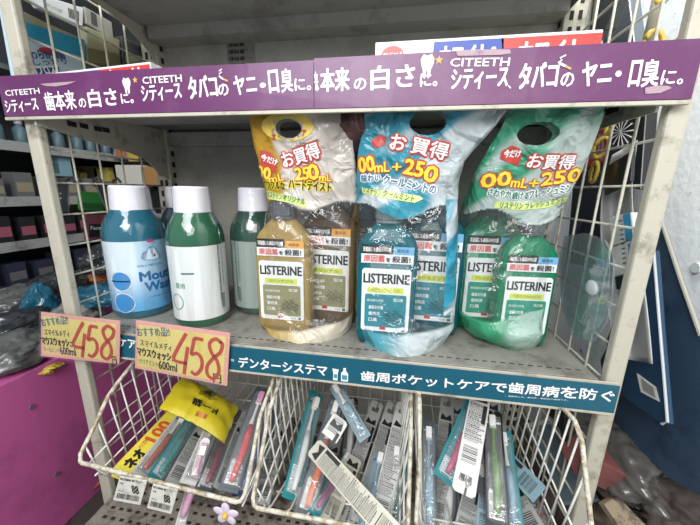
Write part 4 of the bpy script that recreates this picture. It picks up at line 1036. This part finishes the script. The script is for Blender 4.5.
# ------------------------------------------------------------------ left side: cabinet, clutter, far shelves
mg = mat('magenta_board', '#b9568f', .7, dirt=('#7c3a66', 5), bump=.1, scale=120, lo=.50, hi=.8)
cab = empty('magenta_cabinet', (-.30, .25, -.47), 'magenta painted side board of a low cabinet left of the rack', 'cabinet')
o = obj('cabinet_body', bb(NB(), -.24, .18, -.38, .42, 0, .385), mg, cab, bevel=.002)
b = NB()
for q in ((31, 407), (56, 474)):
    p = at(*q, x=-.119)
    s = NB(); tube(s, [(p.x+.30, p.y-.25, p.z+.47), (p.x+.303, p.y-.25, p.z+.47)], .0045, 16); obj('screw', s, mat('dull_screw', '#8f7f8c', .4, metal=.6), cab)
b.free()
def crumple(name, c, s, m, seed, label, cat, amp=.35, parent=None, mb=None, flatz=1):
    b = NB(); bmesh.ops.create_icosphere(b, subdivisions=5, radius=1)
    for v in b.verts:
        d = v.co.normalized(); n = noise.noise(d*1.6+V((seed, 0, 0)))*amp+noise.cell(d*4+V((seed, 3, 0)))*amp*.12+abs(noise.noise(d*4.5+V((0, seed, 0))))*amp*.55
        q = d*(1+n); e = 1.0
        v.co = V((q.x*s[0], q.y*s[1], max(-.55, q.z)*s[2]))
    o = obj(name, b, m, smooth=True); o.location = c; tag(o, label, cat); return o
dk = mat('dark_plastic_bag', '#2b2d2f', .25, coat=.4, bump=.4, scale=40)
gp = mat('grey_plastic_bag', '#5b5d5a', .3, coat=.3, bump=.5, scale=40, dirt=('#2e2e2c', 20))
tp = mat('teal_plastic_bag', '#1c5b72', .3, coat=.4, bump=.3, scale=40)
ol = mat('olive_plastic_bag', '#6a6740', .4, bump=.4, scale=40, dirt=('#2c2c1e', 30))
wp = mat('pale_paper', '#8a8782', .6, bump=.3, scale=40, dirt=('#4a4744', 30))
def cr(px, py, x, s, m, seed, label, cat='plastic bag', name='crumpled_bag', amp=.35):
    p = at(px, py, x=x); return crumple(name, p, s, m, seed, label, cat, amp)
cr(12, 352, -.18, (.055, .075, .035), gp, 1, 'crumpled grey bag on the magenta cabinet, nearest the left edge')
cr(42, 345, -.20, (.045, .05, .030), ol, 2, 'olive crumpled bag lying beside the left post foot on the cabinet')
cr(8, 330, -.32, (.07, .08, .04), dk, 3, 'black crumpled bag behind the grey one on the cabinet')
cr(42, 314, -.34, (.032, .04, .070), tp, 4, 'teal plastic bag standing on the clutter left of the post')
cr(25, 300, -.44, (.06, .08, .04), gp, 5, 'dull grey bag behind the teal bag')
cr(76, 316, -.26, (.05, .07, .035), wp, 6, 'pale crumpled paper seen through the left wire grid', 'paper', 'crumpled_paper')
cr(98, 296, -.24, (.06, .055, .030), tp, 7, 'blue-teal folded bag seen through the left wire grid')
cr(92, 330, -.20, (.055, .07, .03), dk, 8, 'black bag low behind the left wire grid')
cr(104, 262, -.30, (.05, .05, .05), dk, 9, 'dark bag high in the clutter behind the blue bottle')
cr(60, 288, -.42, (.06, .08, .05), dk, 10, 'dark bag in the middle of the clutter behind the post')
cr(35, 366, -.16, (.05, .03, .012), mat('yellow_wrapper', '#b9a23c', .4, bump=.4, scale=60), 11, 'flattened yellow wrapper on the cabinet edge', 'wrapper', 'yellow_wrapper')
cr(108, 275, -.36, (.035, .05, .03), mat('orange_wrapper', '#a8653a', .4, bump=.4, scale=60), 12, 'orange wrapper behind the blue bottle', 'wrapper', 'orange_wrapper')
# far shelving along the left wall
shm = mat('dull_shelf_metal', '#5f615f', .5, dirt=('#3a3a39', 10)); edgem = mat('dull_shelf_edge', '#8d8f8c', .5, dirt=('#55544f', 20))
st = empty('store_shelf', (-.8, .8, -.47), 'dim grey store shelving along the left wall full of small goods', 'shelf')
def sp(n, b, m, pr=st):
    o = obj(n, b, m, pr); o.matrix_parent_inverse = Matrix.Translation(pr.location).inverted(); return o
LV = [.405, .235, .095, -.045, -.22]
for z in LV:
    e = sp('shelf_board', bb(NB(), -.95, -.62, .1, 1.45, z-.012, z), shm); g = sp('price_edge', bb(NB(), -.622, -.612, .1, 1.45, z-.024, z+.006), edgem)
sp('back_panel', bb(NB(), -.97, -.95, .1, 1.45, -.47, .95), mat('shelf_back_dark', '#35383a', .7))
sp('shelf_board', bb(NB(), -.95, -.62, .1, 1.45, .62, .635), shm)
def mini_bottle(x, y, z, r, h, m, mc, label, group):
    root = empty('small_bottle', (x, y, z), label, 'bottle', group)
    obj('bottle_body', lathe(NB(), [(r*.9, 0), (r, .004), (r, h*.62), (r*.45, h*.74), (r*.45, h*.8)], seg=14), m, root, smooth=True)
    obj('cap', lathe(NB(), [(r*.55, h*.78), (r*.55, h), (r*.1, h)], seg=14), mc, root)
def mini_box(x, y, z, w, d, h, m, m2, label, group, rot=0):
    root = empty('small_carton', (x, y, z), label, 'carton', group); root.rotation_euler.z = rot
    obj('carton_body', bb(NB(), -w/2, w/2, -d/2, d/2, 0, h), m, root, bevel=.001)
    obj('colour_band', bb(NB(), w/2, w/2+.0008, -d/2+.003, d/2-.003, h*.25, h*.62), m2, root)
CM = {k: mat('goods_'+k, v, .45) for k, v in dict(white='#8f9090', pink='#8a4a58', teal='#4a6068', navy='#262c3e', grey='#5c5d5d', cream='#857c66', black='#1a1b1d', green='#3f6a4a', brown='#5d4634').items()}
ORD = 'first second third fourth fifth sixth seventh eighth ninth tenth eleventh twelfth thirteenth fourteenth fifteenth sixteenth seventeenth eighteenth nineteenth twentieth'.split()
rows = [(.405, 'bottle', 'teal', 'white', .036, .085, 'teal and white bottles on the top far shelf', 'teal bottle in the far upper row'),
        (.235, 'box', 'grey', 'cream', .05, .075, 'grey cartons on the far shelf', 'small grey carton with cream band on the far left shelf'),
        (.095, 'box', 'black', 'pink', .045, .08, 'black cartons with pink bands on the far shelf', 'small black carton with pink band on the far left shelf'),
        (-.045, 'box', 'navy', 'grey', .05, .08, 'navy cartons on the far shelf', 'small navy carton with grey band on the far left shelf'),
        (-.22, 'bottle', 'white', 'grey', .03, .12, 'white bottles on the lowest far shelf', 'white bottle with grey cap on the lowest far left shelf')]
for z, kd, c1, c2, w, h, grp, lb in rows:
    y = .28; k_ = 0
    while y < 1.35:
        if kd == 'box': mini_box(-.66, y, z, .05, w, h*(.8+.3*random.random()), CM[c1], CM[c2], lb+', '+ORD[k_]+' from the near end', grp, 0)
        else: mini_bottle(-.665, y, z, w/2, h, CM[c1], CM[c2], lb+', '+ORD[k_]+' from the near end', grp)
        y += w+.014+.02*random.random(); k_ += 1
# counter shelf further back, facing the viewer, with yellow tags
st2 = empty('store_shelf', (-.3, .9, -.47), 'dim back shelf with a row of yellow and orange tags seen through the left grid', 'shelf')
za = at(100, 153, y=.75).z; zb_ = at(100, 213, y=.75).z; zc = at(100, 262, y=.75).z
for z in (za, zb_, zc): sp('shelf_board', bb(NB(), -.60, .02, .75, 1.1, z-.012, z), shm, st2); sp('price_edge', bb(NB(), -.60, .02, .745, .75, z-.02, z+.006), edgem, st2)
sp('back_panel', bb(NB(), -.60, .02, 1.1, 1.12, -.47, .9), mat('shelf_back_dark', '#35383a', .7), st2)
for i in range(11):
    x = -.585+.056*i; b = bb(NB(), x, x+.044, .741, .744, za-.022-.012*(i % 2), za+.012)
    o = obj('shelf_tag', b, mat('tag_yellow', '#b59a3c', .5) if i % 3 else mat('tag_orange', '#a8623a', .5)); tag(o, (('small orange tag' if not i % 3 else 'small yellow tag')+' on the far back shelf edge, '+ORD[i]+' from the left'), 'shelf tag', 'orange tags on the back shelf edge' if not i % 3 else 'yellow tags on the back shelf edge')
def bx(px0, py0, px1, py1, y, d, m, m2, label, name='small_carton', cat='carton', rot=0):
    a = at(px0, py1, y=y); c = at(px1, py0, y=y); w, h = c.x-a.x, c.z-a.z
    root = empty(name, ((a.x+c.x)/2, y, a.z), label, cat); root.rotation_euler.y = rot
    obj('carton_body', bb(NB(), -w/2, w/2, 0, d, 0, h), m, root, bevel=.001)
    if m2: obj('printed_face', bb(NB(), -w*.42, w*.42, -.0006, 0, h*.12, h*.5), m2, root)
    return root
yk = mat('goods_yellow', '#a99a4c', .5); cr_ = mat('goods_cream', '#b5a88a', .5)
bx(58, 168, 72, 205, .70, .03, yk, None, 'slanted yellow card behind the first black clip hook', rot=.25)
bx(74, 166, 96, 181, .76, .04, cr_, None, 'cream carton behind the left wire grid')
bx(97, 168, 108, 186, .76, .03, yk, None, 'yellow carton just right of the cream carton', rot=-.1)
bx(60, 180, 112, 212, .755, .03, yk, None, 'yellow carton below the cream carton')
bx(118, 165, 142, 187, .74, .04, mat('goods_pale', '#c3c1b6', .5), None, 'pale carton high behind the blue bottle cap')
bx(143, 167, 158, 186, .74, .04, mat('goods_tan', '#9a7444', .5), None, 'tan carton beside the rear upright')
bx(44, 150, 57, 176, .55, .04, mat('goods_cup', '#6f8f9a', .5), CM['teal'], 'pale blue tub on the back shelf near the left post')
bx(106, 236, 122, 258, .60, .05, CM['black'], CM['grey'], 'black carton low behind the blue bottle')
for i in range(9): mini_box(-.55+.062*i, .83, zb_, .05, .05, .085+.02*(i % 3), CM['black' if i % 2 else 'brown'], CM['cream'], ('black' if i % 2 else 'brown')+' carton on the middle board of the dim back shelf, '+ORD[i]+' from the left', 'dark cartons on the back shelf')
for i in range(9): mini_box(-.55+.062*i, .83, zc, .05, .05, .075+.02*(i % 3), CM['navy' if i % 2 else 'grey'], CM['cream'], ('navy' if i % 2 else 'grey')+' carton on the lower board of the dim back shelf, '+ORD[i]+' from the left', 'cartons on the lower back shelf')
# black double clips hooked on the grid
def clip(px, py, label):
    p = at(px, py, x=-.004); root = empty('clip_hook', p, label, 'hook', 'black clip hooks on the left grid')
    b = NB(); prism(b, [(0, -.020, 0), (0, .020, 0), (0, .012, -.052), (0, -.004, -.052)], (.0015, 0, 0)); obj('hook_plate', b, mat('black_plastic', '#404448', .35, coat=.3), root)
    for yy in (-.021, .021):
        b = NB(); tube(b, [(0, yy, -.006), (0, yy, .006), (.012, yy, .012), (.018, yy, .004)], .0028, 8); obj('hook_loop', b, mat('black_plastic', '#404448', .35, coat=.3), root)
    b = NB(); tube(b, [(.003, -.021, 0), (.003, -.006, -.054)], .0012, 6); tube(b, [(.003, .021, 0), (.003, .013, -.05)], .0012, 6); obj('chrome_edge', b, mat('chrome', '#c8ccd0', .15, metal=1), root)
    b = NB()
    for yy, zz in ((-.004, -.016), (.006, -.016), (-.001, -.022), (.005, -.024)): box(b, (.0018, yy, zz), (.0006, .0022, .0022))
    obj('rivet', b, whitei, root)
clip(54, 184, 'black clip hook on the left grid, nearer the left post'); clip(104, 184, 'black clip hook on the left grid, next to the blue bottle cap')
# packets hanging on the upper left grid
def quad_pack(c4, x, th, m, marks, texts, label, name='hanging_packet', cat='packet'):
    P = [at(*q, x=x) for q in c4]; c = sum(P, V())/4; root = empty(name, c, label, cat)
    s = 1 if x < .45 else -1
    I = Matrix.Translation(c).inverted(); b = NB(); prism(b, P, (-s*th, 0, 0)); o = obj('packet_body', b, m, root, bevel=.002); o.matrix_parent_inverse = I
    def uv(u, v, k=1): return (P[3]*(1-u)+P[2]*u)*(1-v)+(P[0]*(1-u)+P[1]*u)*v+V((s*.0006*k, 0, 0))
    for nm, poly, mm, k in marks:
        b = NB(); prism(b, [uv(u, v, k) for u, v in poly], (s*.0003, 0, 0)); o = obj(nm, b, mm, root); o.matrix_parent_inverse = I
    for nm, t, u, v, uw, vh, bo, mm in texts:
        o0 = uv(u, v, 3); ex = (P[2]-P[3]); L_ = ex.length; ex = ex.normalized(); n = V((s, 0, 0)); ey = n.cross(ex)
        M = Matrix((ex, ey, n)).transposed().to_4x4(); M.translation = o0
        b = NB(); lett(b, t, M, uw*L_, vh*(P[0]-P[3]).length, bo); o = flat(nm, b, mm, root)
        if o: o.matrix_parent_inverse = I
    return root
tl = mat('packet_teal', '#2a8fae', .35, coat=.4); lightp = mat('packet_pale', '#b9cbd4', .35, coat=.4); dpk = mat('packet_dark', '#3a3d3c', .35, coat=.3); crm = mat('packet_cream', '#9b9878', .35, coat=.4)
quad_pack(((8, 4), (84, 40), (86, 78), (22, 84)), -.012, .02, lightp,
    [('teal_band', [(0, .62), (1, .52), (1, 1), (0, .84)], tl, 1), ('cream_band', [(0, .84), (1, 1.0), (1, 1.0), (0, .98)], crm, 1), ('navy_band', [(.02, .05), (.55, .12), (.55, .26), (.02, .20)], mat('packet_navy', '#2f4f80', .4), 1),
     ('red_oval', [(.42+.13*math.cos(i*.4), .50+.065*math.sin(i*.4)) for i in range(16)], redi, 1)],
    [('navy_lettering', 'やわらか歯間', .08, .32, .6, .12, .03, mat('packet_navy', '#2f4f80', .4)), ('white_lettering', '歯間フロス', .05, .10, .46, .12, .04, whitei), ('navy_lettering', 'しっかり', .2, .25, .5, .08, .02, mat('packet_navy', '#2f4f80', .4))],
    'teal and pale blue dental floss packet hanging on the upper left grid')
quad_pack(((28, -10), (84, 8), (83, 27), (40, 8)), -.040, .014, mat('packet_white', '#c9cac8', .4, coat=.4),
    [('barcode', [(.66+.03*k, .2), (.675+.03*k, .2), (.675+.03*k, .72), (.66+.03*k, .72)], blackc, 1) for k in range(8)], [('grey_lettering', '使用上の注意', .15, .4, .4, .15, .01, greyi)], 'white packet with barcode at the top edge, above the teal floss packet')
quad_pack(((86, 26), (120, 40), (120, 66), (88, 62)), -.012, .02, crm, [('olive_band', [(.0, .0), (1, 0), (1, .45), (0, .4)], mat('packet_olive', '#6f6c48', .4), 1)], [], 'cream and olive packet on the upper left grid, right of the teal one')
quad_pack(((122, 36), (146, 48), (147, 64), (123, 66)), -.012, .02, dpk, [('tan_band', [(.1, .1), (.9, .1), (.9, .45), (.1, .4)], crm, 1)], [], 'dark packet on the upper left grid beside the top shelf bracket')
quad_pack(((84, 6), (112, 22), (114, 40), (86, 24)), -.040, .014, mat('packet_grey', '#8e8c82', .4, coat=.3), [('dark_band', [(.2, .2), (.4, .2), (.4, .9), (.2, .9)], dpk, 1)], [], 'grey packet high on the upper left grid near the bracket')

quad_pack(((80, 191), (104, 193), (103, 211), (81, 210)), -.004, .008, mat('goods_bright_green', '#2f8a3a', .45), [('dark_band', [(.05, .1), (.95, .1), (.95, .4), (.05, .4)], mat('goods_green_dark', '#1f5c2a', .5), 1)], [], 'bright green packet hanging on the left wire grid between the clip hooks')
quad_pack(((85, 214), (107, 215), (106, 239), (86, 240)), -.004, .006, mat('goods_pink', '#a8718a', .5), [('dark_window', [(.15, .1), (.9, .1), (.9, .62), (.15, .62)], CM['black'], 1)], [('white_lettering', 'Face', .2, .40, .5, .14, .02, whitei)], 'pink framed dark packet below the green packet')
# ------------------------------------------------------------------ right side
navy = mat('navy_board', '#33485d', .5, dirt=('#1a2c45', 14), bump=.12, scale=120)
def slab(name, pts, x, th, m, label, cat, part='panel_body'):
    P = [at(*q, x=x) for q in pts]; c = sum(P, V())/len(P); root = empty(name, c, label, cat); b = NB(); prism(b, P, (th, 0, 0))
    o = obj(part, b, m, root, bevel=.0015); o.matrix_parent_inverse = Matrix.Translation(c).inverted(); return root, Matrix.Translation(c).inverted(), x
nv, I, x = slab('navy_board', [(650, 200), (661, 222), (681, 282), (700, 335), (712, 380), (715, 505), (668, 478), (636, 448), (606, 410), (600, 360), (640, 280)], 1.0, .006, navy, 'large dark blue board leaning against the white wall right of the rack', 'board')
b = NB(); tube(b, [at(*q, x=.999) for q in ((655, 205), (662, 223), (682, 283), (701, 336))], .003, 8); o = obj('pale_edge', b, mat('pale_edge', '#9a968a', .5), nv); o.matrix_parent_inverse = I
ct, I, x = slab('navy_carton', [(654, 250), (660, 330), (668, 424), (662, 424), (638, 408), (608, 385), (606, 340), (630, 280)], .962, .008, mat('navy_carton_face', '#1c3c58', .4, coat=.3), 'blue carton with barcode label and pale edge behind the right post', 'carton', 'carton_body')
b = NB(); tube(b, [at(*q, x=.961) for q in ((653.5, 250), (660, 330), (667.5, 422), (662, 424))], .0018, 8); o = obj('pale_edge', b, mat('pale_edge2', '#b9bcc0', .5), ct); o.matrix_parent_inverse = I
b = NB(); prism(b, [at(*q, x=.9615) for q in ((637, 373), (656, 387), (660, 402), (641, 392))], (-.0004, 0, 0)); o = obj('barcode_label', b, tagw, ct); o.matrix_parent_inverse = I
b = NB()
for k in range(11):
    u = .1+.075*k; A = V((639.5, 377, 0))*(1-u)+V((655, 388.5, 0))*u; B_ = V((642, 389.5, 0))*(1-u)+V((657.5, 399, 0))*u
    prism(b, [at(A.x, A.y, x=.9608), at(A.x+.45, A.y+.3, x=.9608), at(B_.x+.45, B_.y+.3, x=.9608), at(B_.x, B_.y, x=.9608)], (-.0003, 0, 0))
o = obj('barcode', b, greyi, ct); o.matrix_parent_inverse = I
# curved pale grey card
b = NB(); rows_ = []
Lc = [(612, 155), (603, 185), (600, 215), (601, 250), (604, 290), (610, 325), (620, 358)]; Rc = [(638, 140), (633, 180), (634, 215), (641, 255), (646, 295), (650, 330), (653, 364)]
for (a0, a1), (c0, c1) in zip(spline([(p[0], p[1], 0) for p in Lc], 4) and [(p.x, p.y) for p in spline([(p[0], p[1], 0) for p in Lc], 4)], [(p.x, p.y) for p in spline([(p[0], p[1], 0) for p in Rc], 4)]):
    rows_.append([at(a0+(c0-a0)*t, a1+(c1-a1)*t, x=.925+.022*math.sin(math.pi*t)+.004*t) for t in [i/10 for i in range(11)]])
vv = [[b.verts.new(q) for q in r] for r in rows_]
for r0, r1 in zip(vv, vv[1:]):
    for i in range(10): b.faces.new((r0[i], r0[i+1], r1[i+1], r1[i]))
o = obj('curved_card', b, mat('curved_card_grey', '#a9a8a6', .45, coat=.3), smooth=True); sm = o.modifiers.new('thickness', 'SOLIDIFY'); sm.thickness = .0015
tag(o, 'pale grey curved plastic card holder standing outside the right wire grid', 'card holder')
quad_pack(((603, 168), (632, 150), (630, 182), (604, 196)), .921, .006, mat('black_packet', '#1c1f26', .3, coat=.4), [], [], 'black card tucked in the upper part of the curved grey holder', 'black_card', 'card')
q = quad_pack(((609, 217), (631, 212), (638, 270), (613, 277)), .915, .016, mat('receipt_white', '#dfdeda', .45), [('blue_stripe', [(.68, .52), (.98, .56), (.98, .99), (.68, .98)], mat('sky_blue', '#3d9cc4', .4), 1), ('blue_stripe', [(.75, .05), (.98, .05), (.98, .48), (.75, .46)], mat('sky_blue', '#3d9cc4', .4), 1), ('fold_line', [(0, .48), (1, .52), (1, .535), (0, .495)], greyi, 2)] +
    [('text_row', [(.50, .08+.08*k), (.64, .08+.08*k), (.64, .10+.08*k), (.50, .10+.08*k)], greyi, 2) for k in range(11)], [], 'white and sky blue printed sheets in a folded packet outside the right grid', 'label_packet', 'packet')
quad_pack(((614, 276), (627, 270), (629, 286), (616, 290)), .918, .008, mat('black_packet', '#1c1f26', .3, coat=.4), [], [], 'small black piece below the white and blue packet', 'black_clip', 'clip')
# dark packets, red firework packet and yellow chain
quad_pack(((574, 170), (604, 172), (600, 270), (566, 262)), .99, .02, mat('navy_packet', '#1b2230', .35, coat=.3), [], [('faint_lettering', 'KNICK', .1, .2, .3, .25, .02, mat('faint_grey', '#4a5262', .5))], 'dark navy packet with faint lettering behind the right grid', 'hanging_packet')
fw = quad_pack(((588, 118), (646, 104), (640, 190), (586, 176)), 1.01, .02, mat('black_printed', '#17181a', .3, coat=.4),
    [('red_area', [(0, .15), (.45, .3), (.3, .95), (0, .9)], mat('packet_red', '#a3282e', .35), 1)] + [('white_burst', [(.66, .70), (.66+.20*math.cos(a), .70+.20*math.sin(a)), (.66+.20*math.cos(a+.10), .70+.20*math.sin(a+.10))], whitei, 2) for a in [k*math.tau/14 for k in range(14)]] +
    [('pale_streak', [(.08+.08*k, .3), (.12+.08*k, .3), (.16+.07*k, .7), (.12+.07*k, .7)], mat('streak_grey', '#8a8482', .5), 2) for k in range(4)], [], 'black packet with white burst and red area outside the right grid', 'printed_packet')
yc = mat('yellow_chain', '#d6b43a', .35, coat=.3)
def chain(pts, label, r=.012, x=.908):
    root = empty('plastic_chain', at(*pts[0], x=x), label, 'chain'); I = Matrix.Translation(root.location).inverted()
    P = spline([at(*q, x=x) for q in pts], 4); tot = sum((P[i+1]-P[i]).length for i in range(len(P)-1)); n = max(2, int(tot/(r*1.75))); acc = []
    for k in range(n):
        t = k/(n-1)*(len(P)-1.001); i = int(t); q = P[i].lerp(P[i+1], t-i); d = (P[i+1]-P[i]).normalized(); s = d.cross(V((1, 0, 0))).normalized()
        if k % 2: s = (s*.35+V((1, 0, 0))).normalized()
        b = NB(); tube(b, [q+d*r*1.35*math.cos(a)+s*r*.75*math.sin(a) for a in [j*math.tau/16 for j in range(16)]], r*.26, 8, closed=True)
        o = obj('chain_link', b, yc, root, smooth=True); o.matrix_parent_inverse = I
chain([(611, 122), (604, 140), (598, 155), (594, 172)], 'yellow plastic chain hanging behind the right wire grid below the purple strip')
chain([(664, -12), (663, 8), (656, 22), (652, 46)], 'yellow plastic chain hanging at the upper right by the white wall', r=.014, x=.914)
b = NB(); tube(b, [at(*q, x=.925) for q in ((658, -5), (652, 22), (645, 50))], .006, 8); o = obj('grey_cord', b, mat('grey_cord', '#8d8878', .6), smooth=True); tag(o, 'thick grey cord hanging beside the upper yellow chain', 'cord')
quad_pack(((575, -8), (592, -12), (584, 38), (566, 42)), .93, .02, mat('packet_offwhite', '#a4a398', .4, coat=.3), [], [], 'off-white packet strip on the upper right grid, farthest back')
quad_pack(((594, -14), (624, -20), (604, 30), (588, 44)), .93, .02, dpk, [('pale_band', [(.1, .3), (.3, .3), (.3, .95), (.1, .95)], crm, 1)], [], 'dark packet on the upper right grid beside the off-white one')
quad_pack(((604, 12), (628, -5), (634, 44), (602, 47)), .98, .02, mat('packet_slate', '#4c545c', .3, coat=.5), [], [], 'slate grey packet behind the upper right grid above the red carton end')
# clear tray inside the rack by the right grid
b = NB(); P = [at(*q, x=.858) for q in ((567, 236), (586, 233), (604, 240), (613, 258), (612, 290), (606, 322), (592, 342), (574, 336), (563, 306), (561, 262))]
prism(b, P, (.003, 0, 0)); prism(b, [p+V((-.004, 0, 0)) for p in P[:1]+P[1:]], (.0008, 0, 0))
o = obj('clear_tray', b, film('tray_plastic', tint=(.80, .86, .88), gloss=.05, bump=.4, scale=20, haze=.06), bevel=.0005); tag(o, 'clear curved plastic tray leaning on the right wire grid', 'plastic tray')
b = NB(); bmesh.ops.create_uvsphere(b, u_segments=12, v_segments=8, radius=1, matrix=Matrix.Translation(at(592, 288, x=.855)) @ Matrix.Diagonal((.004, .014, .011, 1))); o = obj('white_tape_ball', b, mat('tape_white', '#b9bfc0', .5, bump=.4), smooth=True); tag(o, 'small white lump of tape stuck to the clear tray', 'tape')
# screw on wall
p = at(697, 268, x=1.058); b = NB(); tube(b, [(1.061, p.y, p.z), (1.055, p.y, p.z)], .008, 20); o = obj('wall_screw', b, mat('wall_screw', '#c9ccc8', .4)); tag(o, 'round pale screw head in the white wall at the right edge', 'screw')

# ------------------------------------------------------------------ floor clutter right and left
dp = mat('dirty_clear_plastic', '#5d5a55', .25, trans=.25, coat=.5, bump=.6, scale=35, dirt=('#35302b', 14))
def pile(px, py, y, s, m, seed, label, cat='plastic sheet', name='crumpled_plastic', amp=.4): return crumple(name, at(px, py, y=y), s, m, seed, label, cat, amp)
pile(622, 462, .10, (.070, .09, .050), dp, 21, 'dirty crumpled clear plastic sheet on the floor right of the rack')
pile(600, 432, .22, (.075, .09, .085), mat('brown_plastic', '#4a443a', .3, coat=.3, bump=.6, scale=30, dirt=('#262019', 14)), 22, 'dark brown plastic sheet behind the dirty clear one')
pile(662, 520, .08, (.09, .07, .035), mat('rotten_paper', '#57493f', .7, bump=.6, scale=40, dirt=('#241c17', 14), lo=.42, hi=.6), 23, 'brown decayed paper at the lower right corner', 'paper', 'decayed_paper')
pile(690, 520, .02, (.06, .06, .045), mat('rotten_paper2', '#3d332d', .7, bump=.6, scale=40), 24, 'dark decayed paper in the bottom right corner', 'paper', 'decayed_paper')
pile(585, 520, .10, (.07, .07, .05), mat('rotten_paper3', '#4a3d38', .7, bump=.6, scale=40, dirt=('#201a17', 14)), 25, 'brown dirty heap under the right basket corner', 'paper', 'decayed_paper')
def obox(px, py, y, s, rot, m, label, name, cat):
    root = empty(name, at(px, py, y=y), label, cat); root.rotation_euler = rot; obj('box_body', box(NB(), (0, 0, 0), s), m, root, bevel=.002); obj('taped_seam', box(NB(), (0, 0, s[2]/2+.0004), (s[0]*.2, s[1]*.98, .0008)), dp, root); return root
obox(607, 468, .06, (.13, .05, .045), (.2, .5, .2), mat('faded_red_carton', '#7d4a48', .5, dirt=('#4b3a36', 14)), 'faded red carton wrapped in dirty plastic beside the right post foot', 'red_carton', 'carton')
obox(676, 480, .14, (.07, .06, .05), (.1, .3, .4), mat('maroon_carton', '#5a3334', .5, dirt=('#3a2625', 14)), 'small maroon carton at the foot of the dark blue board', 'maroon_carton', 'carton')
b = NB(); p = at(614, 498, y=.0); q = at(640, 535, y=-.04); w_ = V((.02, .012, 0)); prism(b, [p-w_, p+w_*.4, q+w_, q-w_], (0, .012, -.012)); o = obj('worn_plank', b, mat('worn_wood', '#8c7c66', .7, dirt=('#3a2f26', 24), lo=.5, hi=.6), bevel=.002); tag(o, 'short worn wooden plank end at the bottom, right of the rack', 'plank')
M = frame(at(50, 522, y=.02), at(64, 482, y=.12), 0); r = empty('blister_card', label='white printed card with hook slot on the floor below the magenta board', cat='card', mw=M)
b = NB(); prism(b, [(x, y, 0) for x, y in euro(.075, .14)], (0, 0, .001)); obj('backing_card', b, cardwhite, r); b = NB(); small_print(b, .06, .1, .0012, 77, .02, .09); flat('small_print', b, bluei, r)
pile(84, 478, .10, (.05, .05, .016), mat('red_yellow_litter', '#8a3c30', .5, bump=.4, dirt=('#a8923c', 30)), 31, 'red and yellow litter at the foot of the magenta board', 'litter', 'litter')
pile(64, 470, .14, (.06, .06, .02), dk, 32, 'dark litter in the gap below the magenta board', 'litter', 'litter')
# loose things seen through the right basket
Ma = frame(at(580, 500, x=.945), at(538, 425, x=.945), .2); r = empty('clear_packet', label='long pale translucent packet lying behind the right basket wires', cat='packet', mw=Ma)
obj('packet_body', box(NB(), (0, .09, 0), (.06, .19, .008)), mat('pale_packet', '#7f959d', .3, trans=.3, coat=.4, bump=.4), r, bevel=.002); obj('seal_strip', box(NB(), (0, .18, .005), (.06, .012, .002)), cardwhite, r)
Ma = frame(at(535, 535, z=-.335), at(528, 498, z=-.330), .1); r = empty('printed_leaflet', label='white leaflet with blue and red print lying beyond the right basket', cat='leaflet', mw=Ma)
obj('paper_sheet', box(NB(), (0, .05, 0), (.09, .11, .002)), cardwhite, r); b = NB(); lett(b, 'UVO', Matrix.Translation((-.03, .05, .0014)), .045, .012, .03); flat('blue_lettering', b, bluei, r); b = NB(); small_print(b, .07, .1, .0012, 60, .008, .045); flat('small_print', b, redi, r)
